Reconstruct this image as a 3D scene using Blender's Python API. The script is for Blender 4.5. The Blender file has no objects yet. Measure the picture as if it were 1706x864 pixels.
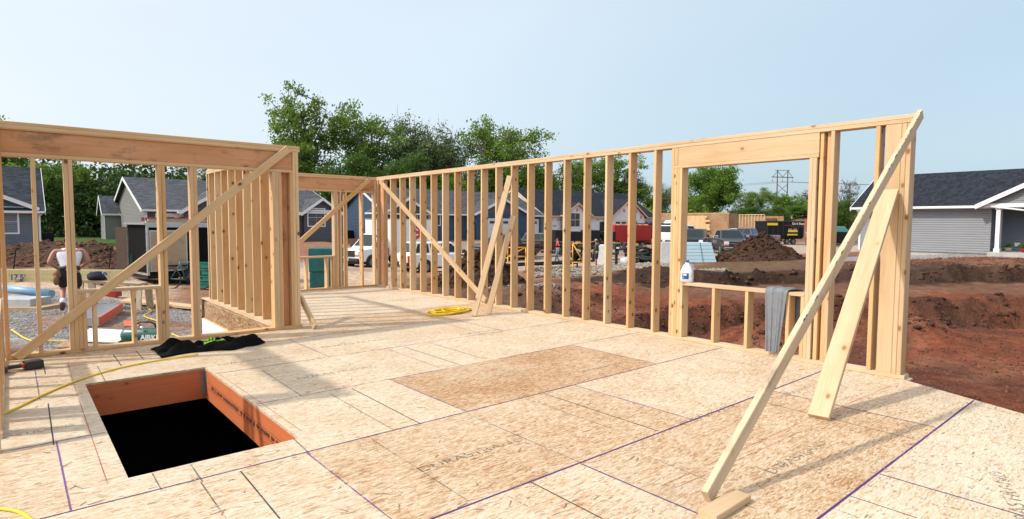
import bpy, bmesh, math, random
import numpy as np
from mathutils import Vector, Matrix, noise
random.seed(7); rng = np.random.default_rng(11)
D = bpy.data; S = bpy.context.scene; COL = S.collection
PI = math.pi; R_ = math.radians
# ------------------------------------------------------------------ camera (x = across the deck to the long wall, y = along it)
F0, PITCH, ROLL, YAW = 978.96, R_(3.533), R_(0.297), R_(40.469)
CAM = Vector((-6.327, -8.058, 1.449)); PW, PH = 1706, 864
FW = Vector((math.sin(YAW)*math.cos(PITCH), math.cos(YAW)*math.cos(PITCH), -math.sin(PITCH)))
_r0 = Vector((math.cos(YAW), -math.sin(YAW), 0)); _u0 = _r0.cross(FW)
RT = _r0*math.cos(ROLL) + _u0*math.sin(ROLL); UP = RT.cross(FW)
def ray(px, py): return FW + RT*((px-PW/2)/F0) - UP*((py-PH/2)/F0)
def at(px, py, d): return CAM + ray(px, py)*d                       # point d metres in front of the lens plane
def on_z(px, py, z=0.): d = ray(px, py); return CAM + d*((z-CAM.z)/d.z)
def on_x(px, py, x): d = ray(px, py); return CAM + d*((x-CAM.x)/d.x)
def on_y(px, py, y): d = ray(px, py); return CAM + d*((y-CAM.y)/d.y)
cd = D.cameras.new('camera'); cam = D.objects.new('camera', cd); COL.objects.link(cam)
cam.matrix_world = Matrix(((RT.x, UP.x, -FW.x, CAM.x), (RT.y, UP.y, -FW.y, CAM.y), (RT.z, UP.z, -FW.z, CAM.z), (0, 0, 0, 1)))
cd.sensor_width = 36; cd.lens = F0/PW*36; cd.clip_end = 3000; cd.clip_start = .02; S.camera = cam
# ------------------------------------------------------------------ objects
WM = {}
def link(name, me, mats=None, parent=None, M=None):
    o = D.objects.new(name, me); COL.objects.link(o)
    M = M.copy() if M is not None else Matrix()
    if mats and me:
        for m in (mats if isinstance(mats, (list, tuple)) else [mats]): me.materials.append(m)
    if parent is not None:
        o.parent = parent; o.matrix_basis = WM[parent.name].inverted() @ M
    else: o.matrix_basis = M
    WM[o.name] = M
    return o
def tag(o, label=None, cat=None, group=None, kind=None):
    if label: o['label'] = label
    if cat: o['category'] = cat
    if group: o['group'] = group
    if kind: o['kind'] = kind
    return o
def T(x, y=None, z=None): return Matrix.Translation(Vector((x, y, z)) if y is not None else Vector(x))
def RZ(a): return Matrix.Rotation(a, 4, 'Z')
def thing(name, loc, label, cat, group=None, rz=0., kind=None):
    return tag(link(name, None, None, None, T(loc) @ RZ(rz)), label, cat, group, kind)
def copy_tree(o, M, label=None, parent=None):
    c = o.copy(); COL.objects.link(c)
    if parent is None: c.matrix_basis = M; WM[c.name] = M.copy()
    else: c.parent = parent
    if label: c['label'] = label
    for ch in list(o.children): copy_tree(ch, None, None, c)
    return c
class MB:
    def __init__(s): s.v = []; s.f = []; s.mi = []; s.sm = []
    def add(s, vs, fs, mi=0, sm=False):
        n = len(s.v); s.v += [tuple(v) for v in vs]
        for f in fs: s.f.append([i+n for i in f]); s.mi.append(mi); s.sm.append(sm)
        return s
    def hexa(s, P, mi=0):
        return s.add(P, [(0,3,2,1),(4,5,6,7),(0,1,5,4),(1,2,6,5),(2,3,7,6),(3,0,4,7)], mi)
    def box(s, x0, x1, y0, y1, z0, z1, M=None, mi=0):
        P = [Vector(p) for p in ((x0,y0,z0),(x1,y0,z0),(x1,y1,z0),(x0,y1,z0),(x0,y0,z1),(x1,y0,z1),(x1,y1,z1),(x0,y1,z1))]
        if M is not None: P = [M @ p for p in P]
        return s.hexa(P, mi)
    def bar(s, a, b, w, t, up=(0,0,1), mi=0):
        a, b = Vector(a), Vector(b); z = (b-a); L = z.length; z.normalize()
        x = Vector(up).cross(z)
        if x.length < 1e-4: x = Vector((1,0,0)).cross(z)
        x.normalize(); y = z.cross(x)
        M = Matrix(((x.x,y.x,z.x,a.x),(x.y,y.y,z.y,a.y),(x.z,y.z,z.z,a.z),(0,0,0,1)))
        return s.box(-w/2, w/2, -t/2, t/2, 0, L, M, mi)
    def prism(s, poly, axis, a, b, mi=0, M=None):     # poly: 2-D points, extruded along axis from a to b
        def mk(p, t):
            q = {'x': (t, p[0], p[1]), 'y': (p[0], t, p[1]), 'z': (p[0], p[1], t)}[axis]
            return M @ Vector(q) if M is not None else q
        n = len(poly)
        return s.add([mk(p, a) for p in poly]+[mk(p, b) for p in poly],
                     [tuple(range(n-1,-1,-1)), tuple(range(n, 2*n))]+[(i,(i+1)%n,n+(i+1)%n,n+i) for i in range(n)], mi)
    def tube(s, pts, r, n=8, mi=0, sm=True, caps=True):
        pts = [Vector(p) for p in pts]; m = len(pts)
        rs = r if isinstance(r, (list, tuple)) else [r]*m
        vs = []; ref = Vector((0.3,0.2,1)).normalized(); x = None
        for i, p in enumerate(pts):
            t = (pts[min(i+1,m-1)]-pts[max(i-1,0)])
            if t.length < 1e-9: t = Vector((0,0,1))
            t.normalize()
            x = (ref.cross(t) if x is None else x - t*x.dot(t))
            if x.length < 1e-5: x = Vector((1,0,0)).cross(t)
            x.normalize(); y = t.cross(x)
            vs += [p + (x*math.cos(2*PI*k/n)+y*math.sin(2*PI*k/n))*rs[i] for k in range(n)]
        fs = [(i*n+k, i*n+(k+1)%n, (i+1)*n+(k+1)%n, (i+1)*n+k) for i in range(m-1) for k in range(n)]
        s.add(vs, fs, mi, sm)
        if caps:
            o = len(s.v)-len(vs); s.f += [[o+k for k in range(n-1,-1,-1)], [o+(m-1)*n+k for k in range(n)]]; s.mi += [mi]*2; s.sm += [False]*2
        return s
    def lathe(s, prof, n=20, M=None, mi=0, sm=True, caps=True):  # prof (r,z) about local Z
        M = M or Matrix(); vs = []
        for r, z in prof: vs += [M @ Vector((r*math.cos(2*PI*k/n), r*math.sin(2*PI*k/n), z)) for k in range(n)]
        fs = [(i*n+k, i*n+(k+1)%n, (i+1)*n+(k+1)%n, (i+1)*n+k) for i in range(len(prof)-1) for k in range(n)]
        s.add(vs, fs, mi, sm)
        o = len(s.v)-len(vs)
        if caps and prof[0][0] > 1e-4: s.f.append([o+k for k in range(n-1,-1,-1)]); s.mi.append(mi); s.sm.append(False)
        if caps and prof[-1][0] > 1e-4: s.f.append([o+(len(prof)-1)*n+k for k in range(n)]); s.mi.append(mi); s.sm.append(False)
        return s
    def blob(s, c, rx, ry, rz, n=8, jit=0., mi=0, sm=True, M=None):
        m = n//2+1; vs = []
        for i in range(m+1):
            th = PI*i/m
            for k in range(n):
                ph = 2*PI*k/n; j = 1+random.uniform(-jit, jit)
                q = Vector((rx*math.sin(th)*math.cos(ph)*j, ry*math.sin(th)*math.sin(ph)*j, rz*math.cos(th)*j))
                vs.append((M @ q if M is not None else q) + Vector(c))
        return s.add(vs, [(i*n+k, (i+1)*n+k, (i+1)*n+(k+1)%n, i*n+(k+1)%n) for i in range(m) for k in range(n)], mi, sm)
    def build(s, name, mats, parent=None, M=None, bevel=0., seg=2):
        me = D.meshes.new(name); me.from_pydata(s.v, [], s.f)
        for p, m, q in zip(me.polygons, s.mi, s.sm): p.material_index = m; p.use_smooth = q
        me.update()
        bm = bmesh.new(); bm.from_mesh(me); bmesh.ops.recalc_face_normals(bm, faces=bm.faces); bm.to_mesh(me); bm.free()
        o = link(name, me, mats, parent, M if M is not None else (WM[parent.name] if parent is not None else None))
        if bevel:
            b = o.modifiers.new('bevel', 'BEVEL'); b.width = bevel; b.segments = seg; b.limit_method = 'ANGLE'
        return o
# ------------------------------------------------------------------ materials
def nodes(m):
    m.use_nodes = True; nt = m.node_tree; return nt, nt.nodes, nt.links, nt.nodes['Principled BSDF']
def N(nt, typ, **kw):
    n = nt.nodes.new(typ)
    for k, v in kw.items():
        if k in ('operation','blend_type','data_type','feature','noise_dimensions','attribute_name','vector_type','distance','musgrave_type','wave_type','bands_direction','wave_profile','interpolation','use_clamp'): setattr(n, k, v)
        else: n.inputs[k].default_value = v
    return n
def ramp(nt, stops, fac=None, interp=None):
    n = nt.nodes.new('ShaderNodeValToRGB'); e = n.color_ramp.elements
    while len(e) < len(stops): e.new(.5)
    for q, (p, c) in zip(e, stops): q.position = p; q.color = (*c, 1) if len(c) == 3 else c
    if interp: n.color_ramp.interpolation = interp
    if fac is not None: nt.links.new(fac, n.inputs[0])
    return n
def mixc(nt, a, b, fac, blend='MIX'):
    n = nt.nodes.new('ShaderNodeMix'); n.data_type = 'RGBA'; n.blend_type = blend
    for s, v in ((6, a), (7, b), (0, fac)):
        if isinstance(v, bpy.types.NodeSocket): nt.links.new(v, n.inputs[s])
        elif s == 0: n.inputs[0].default_value = v
        else: n.inputs[s].default_value = (*v, 1)
    return n.outputs[2]
def math_(nt, op, a, b=None, clamp=False):
    n = nt.nodes.new('ShaderNodeMath'); n.operation = op; n.use_clamp = clamp
    for i, v in enumerate((a, b)):
        if v is None: continue
        if isinstance(v, bpy.types.NodeSocket): nt.links.new(v, n.inputs[i])
        else: n.inputs[i].default_value = v
    return n.outputs[0]
def mapping(nt, vec, scale=(1,1,1), rot=(0,0,0), loc=None):
    n = nt.nodes.new('ShaderNodeMapping'); nt.links.new(vec, n.inputs[0]); n.inputs['Scale'].default_value = scale; n.inputs['Rotation'].default_value = rot
    if loc is not None:
        if isinstance(loc, bpy.types.NodeSocket): nt.links.new(loc, n.inputs['Location'])
        else: n.inputs['Location'].default_value = loc
    return n.outputs[0]
def tex(nt, vec, scale, detail=3, rough=.55, kind='noise', **kw):
    n = nt.nodes.new({'noise':'ShaderNodeTexNoise','voronoi':'ShaderNodeTexVoronoi'}[kind])
    nt.links.new(vec, n.inputs['Vector']); n.inputs['Scale'].default_value = scale
    if kind == 'noise': n.inputs['Detail'].default_value = detail; n.inputs['Roughness'].default_value = rough
    for k, v in kw.items():
        if k == 'feature': n.feature = v
        else: n.inputs[k].default_value = v
    return n
def bump(nt, b, h, strength=.3, dist=.01):
    n = nt.nodes.new('ShaderNodeBump'); n.inputs['Strength'].default_value = strength; n.inputs['Distance'].default_value = dist
    nt.links.new(h, n.inputs['Height']); nt.links.new(n.outputs[0], b.inputs['Normal']); return n
def mat(name, col, rough=.5, metal=0., var=.12, scale=6., bmp=0., bs=None, coat=0., spec=None):
    m = D.materials.new(name); nt, ns, L, b = nodes(m)
    b.inputs['Roughness'].default_value = rough; b.inputs['Metallic'].default_value = metal
    if coat: b.inputs['Coat Weight'].default_value = coat; b.inputs['Coat Roughness'].default_value = .05
    if spec is not None: b.inputs['Specular IOR Level'].default_value = spec
    tc = ns.new('ShaderNodeTexCoord'); t = tex(nt, tc.outputs['Object'], scale, 5, .6)
    r = ramp(nt, [(.25, tuple(c*(1-var) for c in col)), (.75, tuple(min(1, c*(1+var)) for c in col))], t.outputs[0])
    L.new(r.outputs[0], b.inputs['Base Color'])
    rr = math_(nt, 'ADD', math_(nt, 'MULTIPLY', t.outputs[0], .2), rough-.1, True); L.new(rr, b.inputs['Roughness'])
    if bmp:
        t2 = tex(nt, tc.outputs['Object'], bs or scale*8, 4); bump(nt, b, t2.outputs[0], bmp, .01)
    return m
def wood(name, palette, dark, knots=1., rough=.55, blot=0., saw=.12):
    """lumber: the grain follows the local Z axis of every board"""
    m = D.materials.new(name); nt, ns, L, b = nodes(m)
    tc = ns.new('ShaderNodeTexCoord'); oi = ns.new('ShaderNodeObjectInfo')
    cx = ns.new('ShaderNodeCombineXYZ')
    for i, k in enumerate((17.3, 31.7, 53.1)): L.new(math_(nt, 'MULTIPLY', oi.outputs['Random'], k), cx.inputs[i])
    base = mapping(nt, tc.outputs['Object'], (1,1,1), (0,0,0), cx.outputs[0])
    wob = tex(nt, mapping(nt, base, (1,1,.35)), 3.2, 2)
    add = ns.new('ShaderNodeVectorMath'); add.operation = 'MULTIPLY_ADD'
    L.new(wob.outputs['Color'], add.inputs[0]); add.inputs[1].default_value = (.07,.07,.0); L.new(base, add.inputs[2])
    # knots: rare stretched cells
    kv = tex(nt, mapping(nt, add.outputs[0], (8, 8, 5.5)), 1., kind='voronoi'); kv.inputs['Randomness'].default_value = 1
    kd = kv.outputs['Distance']
    sep = ns.new('ShaderNodeSeparateColor'); L.new(kv.outputs['Color'], sep.inputs[0])
    has = math_(nt, 'GREATER_THAN', sep.outputs[0], 1-.62*knots)
    knot = math_(nt, 'MULTIPLY', ramp(nt, [(.08, (1,1,1)), (.14, (.6,.6,.6)), (.19, (0,0,0))], kd).outputs[0], has)
    halo = math_(nt, 'MULTIPLY', ramp(nt, [(.0, (1,1,1)), (.45, (0,0,0))], kd).outputs[0], has)
    # growth rings / streaks
    g1 = tex(nt, mapping(nt, add.outputs[0], (42, 42, 1.1)), 1., 4, .6)
    g1.inputs['Distortion'].default_value = .6
    g2 = tex(nt, mapping(nt, add.outputs[0], (150, 150, 3)), 1., 2, .5)
    g = math_(nt, 'ADD', math_(nt, 'MULTIPLY', g1.outputs[0], .72), math_(nt, 'MULTIPLY', g2.outputs[0], .28))
    g = math_(nt, 'ADD', g, math_(nt, 'MULTIPLY', halo, .16))
    tone = ramp(nt, [(i/(len(palette)-1), c) for i, c in enumerate(palette)], oi.outputs['Random']).outputs[0]
    streak = ramp(nt, [(.34, (1.04,1.04,1.04)), (.54, (.97,.95,.92)), (.72, (.83,.75,.66))], g).outputs[0]
    c = mixc(nt, tone, streak, 1., 'MULTIPLY')
    big = tex(nt, mapping(nt, base, (3,3,.8)), 1.3, 3)
    c = mixc(nt, c, (.80,.68,.52), ramp(nt, [(.45,(0,0,0)),(.7,(.55,.55,.55))], big.outputs[0]).outputs[0], 'MULTIPLY')
    c = mixc(nt, c, dark, knot)
    if blot:
        bt = tex(nt, mapping(nt, base, (5,5,2.2)), 1.2, 5, .7)
        c = mixc(nt, c, (.07,.05,.045), ramp(nt, [(.54,(0,0,0)),(.68,(blot,blot,blot))], bt.outputs[0]).outputs[0])
    L.new(c, b.inputs['Base Color']); b.inputs['Roughness'].default_value = rough; b.inputs['Specular IOR Level'].default_value = .35
    bump(nt, b, g, saw, .004)
    return m
PALE = wood('spruce', [(.720,.515,.295),(.650,.430,.225),(.745,.555,.340),(.610,.385,.190),(.700,.485,.265)], (.16,.065,.025))
WARM = wood('warm_spruce', [(.670,.430,.215),(.610,.365,.170),(.690,.460,.245)], (.15,.06,.022), .9)
FRESH = wood('fresh_pine', [(.590,.445,.290),(.565,.405,.245),(.610,.470,.315)], (.28,.11,.035), .5)
AGED = wood('weathered_pine', [(.620,.500,.360),(.600,.470,.330)], (.14,.08,.05), .35, .7, .45)
BEAM = wood('header_lumber', [(.62,.32,.16),(.66,.35,.18)], (.12,.05,.02), .25, .55, .55)
RIM = wood('rim_lumber', [(.56,.165,.06),(.60,.18,.068)], (.06,.02,.01), .3, .6, .1)
PINE2 = wood('blond_pine', [(.60,.44,.27),(.58,.42,.25)], (.2,.1,.04), .3)
def osb_mat(name, attr=True, k=1., wallp=False):
    m = D.materials.new(name); nt, ns, L, b = nodes(m)
    tc = ns.new('ShaderNodeTexCoord'); P = tc.outputs['Object']
    if wallp: P = mapping(nt, P, (.45,.45,.45), (R_(90),0,R_(90)))
    w = tex(nt, P, 3., 2); add = ns.new('ShaderNodeVectorMath'); add.operation = 'MULTIPLY_ADD'
    L.new(w.outputs['Color'], add.inputs[0]); add.inputs[1].default_value = (.045,.045,.045); L.new(P, add.inputs[2])
    layers = []
    for a, sx, sy in ((.06, 15, 92), (.42, 18, 100), (-.4, 16, 110), (.95, 22, 96)):
        v = tex(nt, mapping(nt, add.outputs[0], (sx, sy, sy), (a*.4, a*.3, a)), 1., kind='voronoi'); layers.append(v)
    sel = tex(nt, P, 14., 2)
    sels = [tex(nt, mapping(nt, P, (.6,1.6,1.6), (0,0,0), (3.7*i, 9.1*i, 1.3)), 15.+i*4, 4, .7).outputs[0] for i in range(3)]
    def val(v):
        s = ns.new('ShaderNodeSeparateColor'); L.new(v.outputs['Color'], s.inputs[0]); return s.outputs[0], s.outputs[1]
    cur, cur2 = val(layers[0]); dist = layers[0].outputs['Distance']
    for v, s in zip(layers[1:], sels):
        a, a2 = val(v); f = math_(nt, 'GREATER_THAN', s, .53)
        for nm in (0,):
            mx = ns.new('ShaderNodeMix'); L.new(f, mx.inputs[0]); L.new(cur, mx.inputs[2]); L.new(a, mx.inputs[3]); cur = mx.outputs[0]
            mx = ns.new('ShaderNodeMix'); L.new(f, mx.inputs[0]); L.new(cur2, mx.inputs[2]); L.new(a2, mx.inputs[3]); cur2 = mx.outputs[0]
    fine = tex(nt, mapping(nt, add.outputs[0], (30, 160, 160)), 1., 3)
    big = tex(nt, P, 1.6, 4, .6)
    tone = math_(nt, 'ADD', math_(nt, 'MULTIPLY', math_(nt, 'POWER', cur, .62), .52), math_(nt, 'MULTIPLY', fine.outputs[0], .48))
    if attr:
        at_ = ns.new('ShaderNodeAttribute'); at_.attribute_name = 'tone'; pt = at_.outputs['Fac']
    else:
        vv = ns.new('ShaderNodeValue'); vv.outputs[0].default_value = 1.1; pt = vv.outputs[0]
    shift = math_(nt, 'ADD', math_(nt, 'MULTIPLY', pt, .34), math_(nt, 'MULTIPLY', math_(nt, 'SUBTRACT', big.outputs[0], .5), .55))
    t2 = math_(nt, 'SUBTRACT', math_(nt, 'ADD', math_(nt, 'MULTIPLY', math_(nt, 'SUBTRACT', tone, .5), 1.08), .535), shift)
    pal = ramp(nt, [(.0,(.32*k,.14*k,.055*k)), (.18,(.50*k,.275*k,.125*k)), (.36,(.63*k,.43*k,.25*k)), (.54,(.72*k,.58*k,.41*k)), (.82,(.81*k,.71*k,.56*k))], t2)
    dk = math_(nt, 'GREATER_THAN', cur2, .955)
    c = mixc(nt, pal.outputs[0], (.20*k,.085*k,.03*k), math_(nt, 'MULTIPLY', dk, .55))
    dirt = tex(nt, P, .9, 6, .7)
    c = mixc(nt, c, (.42,.36,.28), ramp(nt, [(.52,(0,0,0)),(.75,(.35,.35,.35))], dirt.outputs[0]).outputs[0])
    vl = tex(nt, mapping(nt, add.outputs[0], (13, 60, 60), (0, 0, .35), (5.1, 2.2, 0)), 1., kind='voronoi', feature='DISTANCE_TO_EDGE')
    c = mixc(nt, c, (.30*k,.17*k,.085*k), ramp(nt, [(.0,(.28,.28,.28)), (.035,(0,0,0))], vl.outputs['Distance']).outputs[0])
    L.new(c, b.inputs['Base Color']); b.inputs['Roughness'].default_value = .62; b.inputs['Specular IOR Level'].default_value = .3
    bump(nt, b, tone, .25, .004)
    return m
OSB = osb_mat('strand_board', True, .82); OSBW = osb_mat('strand_board_wall', False, .62, True)
def chalk_mat(name, col, dens=.6):
    m = D.materials.new(name); nt, ns, L, b = nodes(m); b.inputs['Base Color'].default_value = (*col, 1); b.inputs['Roughness'].default_value = .9
    tc = ns.new('ShaderNodeTexCoord'); t = tex(nt, tc.outputs['Object'], 60, 4, .7); t2 = tex(nt, tc.outputs['Object'], 1.7, 3)
    a = math_(nt, 'ADD', t.outputs[0], math_(nt, 'MULTIPLY', math_(nt, 'SUBTRACT', t2.outputs[0], .5), .9))
    r = ramp(nt, [(max(.01, .78-dens), (0,0,0)), (min(.99, .98-dens), (.95,.95,.95))], a); L.new(r.outputs[0], b.inputs['Alpha'])
    return m
PURPLE = chalk_mat('purple_chalk', (.07,.022,.16), .60); FAINT = chalk_mat('faint_purple_chalk', (.15,.07,.26), .46)
BLACKL = chalk_mat('black_chalk', (.03,.03,.035), .56); GREYL = chalk_mat('grey_chalk', (.10,.10,.10), .42); REDL = chalk_mat('red_chalk', (.45,.08,.06), .42)
STAMP = chalk_mat('stamp_ink', (.12,.115,.10), .39)
def siding_mat(name, col): return mat(name, col, .55, 0, .07, 1.2, .05, 40)
def roof_mat(name, col):
    m = D.materials.new(name); nt, ns, L, b = nodes(m); tc = ns.new('ShaderNodeTexCoord'); P = tc.outputs['Object']
    v = tex(nt, mapping(nt, P, (3.2, 6.5, 6.5)), 1., kind='voronoi'); s = ns.new('ShaderNodeSeparateColor'); L.new(v.outputs['Color'], s.inputs[0])
    n = tex(nt, P, 60, 3); q = math_(nt, 'ADD', math_(nt, 'MULTIPLY', s.outputs[0], .6), math_(nt, 'MULTIPLY', n.outputs[0], .4))
    r = ramp(nt, [(.15, tuple(c*.62 for c in col)), (.8, tuple(c*1.5 for c in col))], q); L.new(r.outputs[0], b.inputs['Base Color'])
    b.inputs['Roughness'].default_value = .95; b.inputs['Specular IOR Level'].default_value = .15; bump(nt, b, q, .6, .02); return m
WHITE = mat('white_trim', (.78,.79,.80), .45, 0, .04, 2); ROOFD = roof_mat('charcoal_shingles', (.020,.023,.032)); ROOFG = roof_mat('grey_shingles', (.065,.070,.080)); ROOFB = roof_mat('slate_shingles', (.036,.043,.054))
SID_B = siding_mat('blue_grey_siding', (.13,.155,.20)); SID_T = siding_mat('taupe_siding', (.21,.21,.205)); SID_G = siding_mat('graphite_siding', (.085,.085,.105)); SID_N = siding_mat('navy_siding', (.028,.066,.125)); SID_L = siding_mat('light_grey_siding', (.235,.245,.262)); SID_P = siding_mat('porch_siding', (.15,.18,.235))
TEALB = mat('teal_board', (.04,.085,.12), .6); CONC = mat('concrete', (.42,.40,.38), .85, 0, .15, 3, .2); FOAM = mat('white_foam', (.74,.75,.78), .6, 0, .05)
GLASS = mat('window_glass', (.03,.04,.05), .06, 0, .1, 1, spec=.8); AUTOG = mat('car_glass', (.018,.03,.035), .12, 0, .1, 1, spec=.28); CURTAIN = mat('curtained_glass', (.30,.34,.38), .1, 0, .25, 3)
GARAGE = mat('garage_door_white', (.70,.71,.72), .5, 0, .04); DARK = mat('black_plastic', (.018,.018,.02), .5); RUB = mat('rubber', (.022,.022,.022), .85); CHR = mat('chrome', (.75,.76,.78), .18, 1., .05); STEEL = mat('steel', (.32,.33,.35), .45, .8, .2)
BLKM = mat('black_metal', (.012,.0125,.014), .5, 0, .2, spec=.2); YEL = mat('yellow_steel', (.72,.36,.03), .5); RED = mat('red_paint', (.36,.016,.015), .4, 0, .08, 2, coat=.3); MAROON = mat('maroon_paint', (.055,.008,.014), .3, 0, .03, 1, coat=.5)
WPAINT = mat('white_paint', (.80,.81,.82), .35, 0, .04, 1.5, coat=.5); GREYP = mat('grey_car_paint', (.035,.038,.045), .32, 0, .03, 1, coat=.5); BLACKP = mat('black_car_paint', (.010,.011,.014), .25, 0, .03, 1, coat=.6); BLUEP = mat('blue_car_paint', (.012,.022,.075), .3, 0, .03, 1, coat=.5); SILVP = mat('silver_car_paint', (.42,.45,.49), .35, .1, .03, 1, coat=.5); DGREEN = mat('dark_green_paint', (.014,.024,.027), .3, 0, .03, 1, coat=.5)
AMBER = mat('amber_lens', (.75,.22,.05), .25); REDL2 = mat('red_lens', (.5,.02,.02), .25); LENS = mat('clear_lens', (.75,.77,.8), .12, 0, .1, spec=.8)
PLY = mat('plywood', (.42,.30,.19), .7, 0, .2, 4); BLUEF = mat('pale_blue_board', (.46,.66,.74), .55, 0, .06, 1.5); TEAL = mat('teal_wrap', (.008,.11,.105), .4, 0, .3, 5, .5, 9); BLUEROLL = mat('light_blue_film', (.20,.38,.55), .4, 0, .1)
CORD = mat('yellow_cord', (.80,.55,.02), .5, 0, .06); JUGM = mat('jug_plastic', (.80,.84,.88), .3, 0, .03, 4, spec=.6); BLUEL = mat('blue_label', (.02,.06,.32), .4); WLAB = mat('white_label', (.8,.8,.8), .5); CYAN = mat('cyan_label', (.02,.35,.62), .4)
TOWEL = mat('grey_terry', (.20,.215,.24), .95, 0, .15, 12, .6, 160); BLKC = mat('black_fleece', (.006,.006,.0065), .95, 0, .2, 9, .4, 90, spec=.1); LIME = mat('lime_print', (.28,.62,.04), .7)
SKIN = mat('skin', (.40,.19,.125), .55, 0, .1, 9); HAIR = mat('dark_hair', (.03,.02,.015), .8); WTEE = mat('white_cotton', (.68,.69,.74), .85, 0, .06, 9, .3, 30); BLKS = mat('black_shorts', (.014,.015,.018), .85); LEATH = mat('tan_leather', (.20,.10,.045), .75, 0, .25); BOOT = mat('brown_boots', (.10,.065,.045), .8, 0, .2); REDC = mat('orange_red_shirt', (.62,.045,.025), .8); JEAN = mat('blue_jeans', (.10,.17,.28), .85, 0, .2); HOOD = mat('charcoal_hoodie', (.055,.06,.07), .9); NAVY = mat('navy_shorts', (.015,.02,.05), .85); HIVIS = mat('hi_vis_band', (.55,.75,.03), .6); CAPG = mat('grey_cap', (.28,.28,.28), .8); VESTB = mat('pale_blue_vest_panel', (.38,.5,.62), .7)
GREENT = mat('compressor_green', (.010,.085,.065), .35, 0, .1, 5, coat=.4); ORNG = mat('orange_fibreglass', (.62,.11,.05), .5); ALU = mat('aluminium', (.62,.63,.65), .35, .9, .1); TARP = mat('tan_tarp', (.34,.24,.14), .8, 0, .3, 4, .4)
INK_B = mat('blue_marker', (.02,.06,.22), .7); INK_W = mat('white_lettering', (.82,.82,.82), .6); INK_K = mat('black_lettering', (.02,.02,.02), .7); INK_R = mat('red_lettering', (.6,.03,.03), .6); INK_Y = mat('yellow_decal', (.85,.60,.02), .5); INK_G = mat('grey_lettering', (.30,.30,.31), .7)
WRAP = mat('house_wrap', (.72,.73,.77), .6, 0, .05, .7, .2, 3); LUMB = mat('raw_fascia', (.60,.44,.26), .7); PRIMER = mat('pale_grey_panel', (.42,.46,.50), .6)
def text(name, body, size, M, m, parent=None, bold=.0, ext=.001, sx=1.):
    cu = D.curves.new(name, 'FONT'); cu.body = body; cu.size = size; cu.align_x = 'CENTER'; cu.align_y = 'CENTER'; cu.extrude = ext; cu.offset = bold
    o = D.objects.new(name, cu); COL.objects.link(o); dg = bpy.context.evaluated_depsgraph_get(); dg.update()
    me = D.meshes.new_from_object(o.evaluated_get(dg)); D.objects.remove(o); D.curves.remove(cu)
    me.materials.clear(); return link(name, me, m, parent, M @ Matrix.Diagonal((sx, 1, 1, 1)))
def face_M(o, xdir, up): # text plane: reads along xdir, top along up
    x = Vector(xdir).normalized(); y = Vector(up).normalized(); z = x.cross(y); o = Vector(o)
    return Matrix(((x.x,y.x,z.x,o.x),(x.y,y.y,z.y,o.y),(x.z,y.z,z.z,o.z),(0,0,0,1)))
# ------------------------------------------------------------------ boards
def board(name, a, b, w, t, up, m, parent=None, r=.0035, endjit=0.):
    """lumber from a to b; w = face width, measured along up x length, t = thickness along up"""
    a, b = Vector(a), Vector(b); z = b-a; L = z.length; z.normalize(); y = Vector(up); y = (y - z*y.dot(z)).normalized(); x = y.cross(z)
    hw, ht = w/2, t/2
    sec = [(-hw+r,-ht),(hw-r,-ht),(hw,-ht+r),(hw,ht-r),(hw-r,ht),(-hw+r,ht),(-hw,ht-r),(-hw,-ht+r)]
    mb = MB(); n = max(2, int(L/1.2)+1); vs = []
    bow = random.uniform(-.003, .003) if L > 1.2 else 0
    for i in range(n+1):
        tt = i/n; o = bow*math.sin(PI*tt)
        vs += [(p[0]+o, p[1], tt*L) for p in sec]
    fs = [(i*8+k, i*8+(k+1)%8, (i+1)*8+(k+1)%8, (i+1)*8+k) for i in range(n) for k in range(8)]
    mb.add(vs, fs+[tuple(range(7,-1,-1)), tuple(n*8+k for k in range(8))])
    M = Matrix(((x.x,y.x,z.x,a.x),(x.y,y.y,z.y,a.y),(x.z,y.z,z.z,a.z),(0,0,0,1)))
    return mb.build(name, m, parent, M)
def abox(name, x, y, z, m, parent):   # axis-aligned board, grain along its longest side
    d = [x[1]-x[0], y[1]-y[0], z[1]-z[0]]; c = [(x[0]+x[1])/2, (y[0]+y[1])/2, (z[0]+z[1])/2]; k = d.index(max(d))
    a, b = Vector(c), Vector(c); a[k] -= d[k]/2; b[k] += d[k]/2
    o = [(1,2),(0,2),(0,1)][k]; up = Vector((0,0,0)); up[o[1]] = 1
    zz = Vector((0,0,0)); zz[k] = 1; xx = up.cross(zz); wi = d[o[0]]
    return board(name, a, b, wi, d[o[1]], up, m, parent)
SUN_E, SKY_S, SKY_AIR, SKY_DUST, EXPO, HAZE = 2.0, .15, 1.0, 4.5, .80, .82
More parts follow.
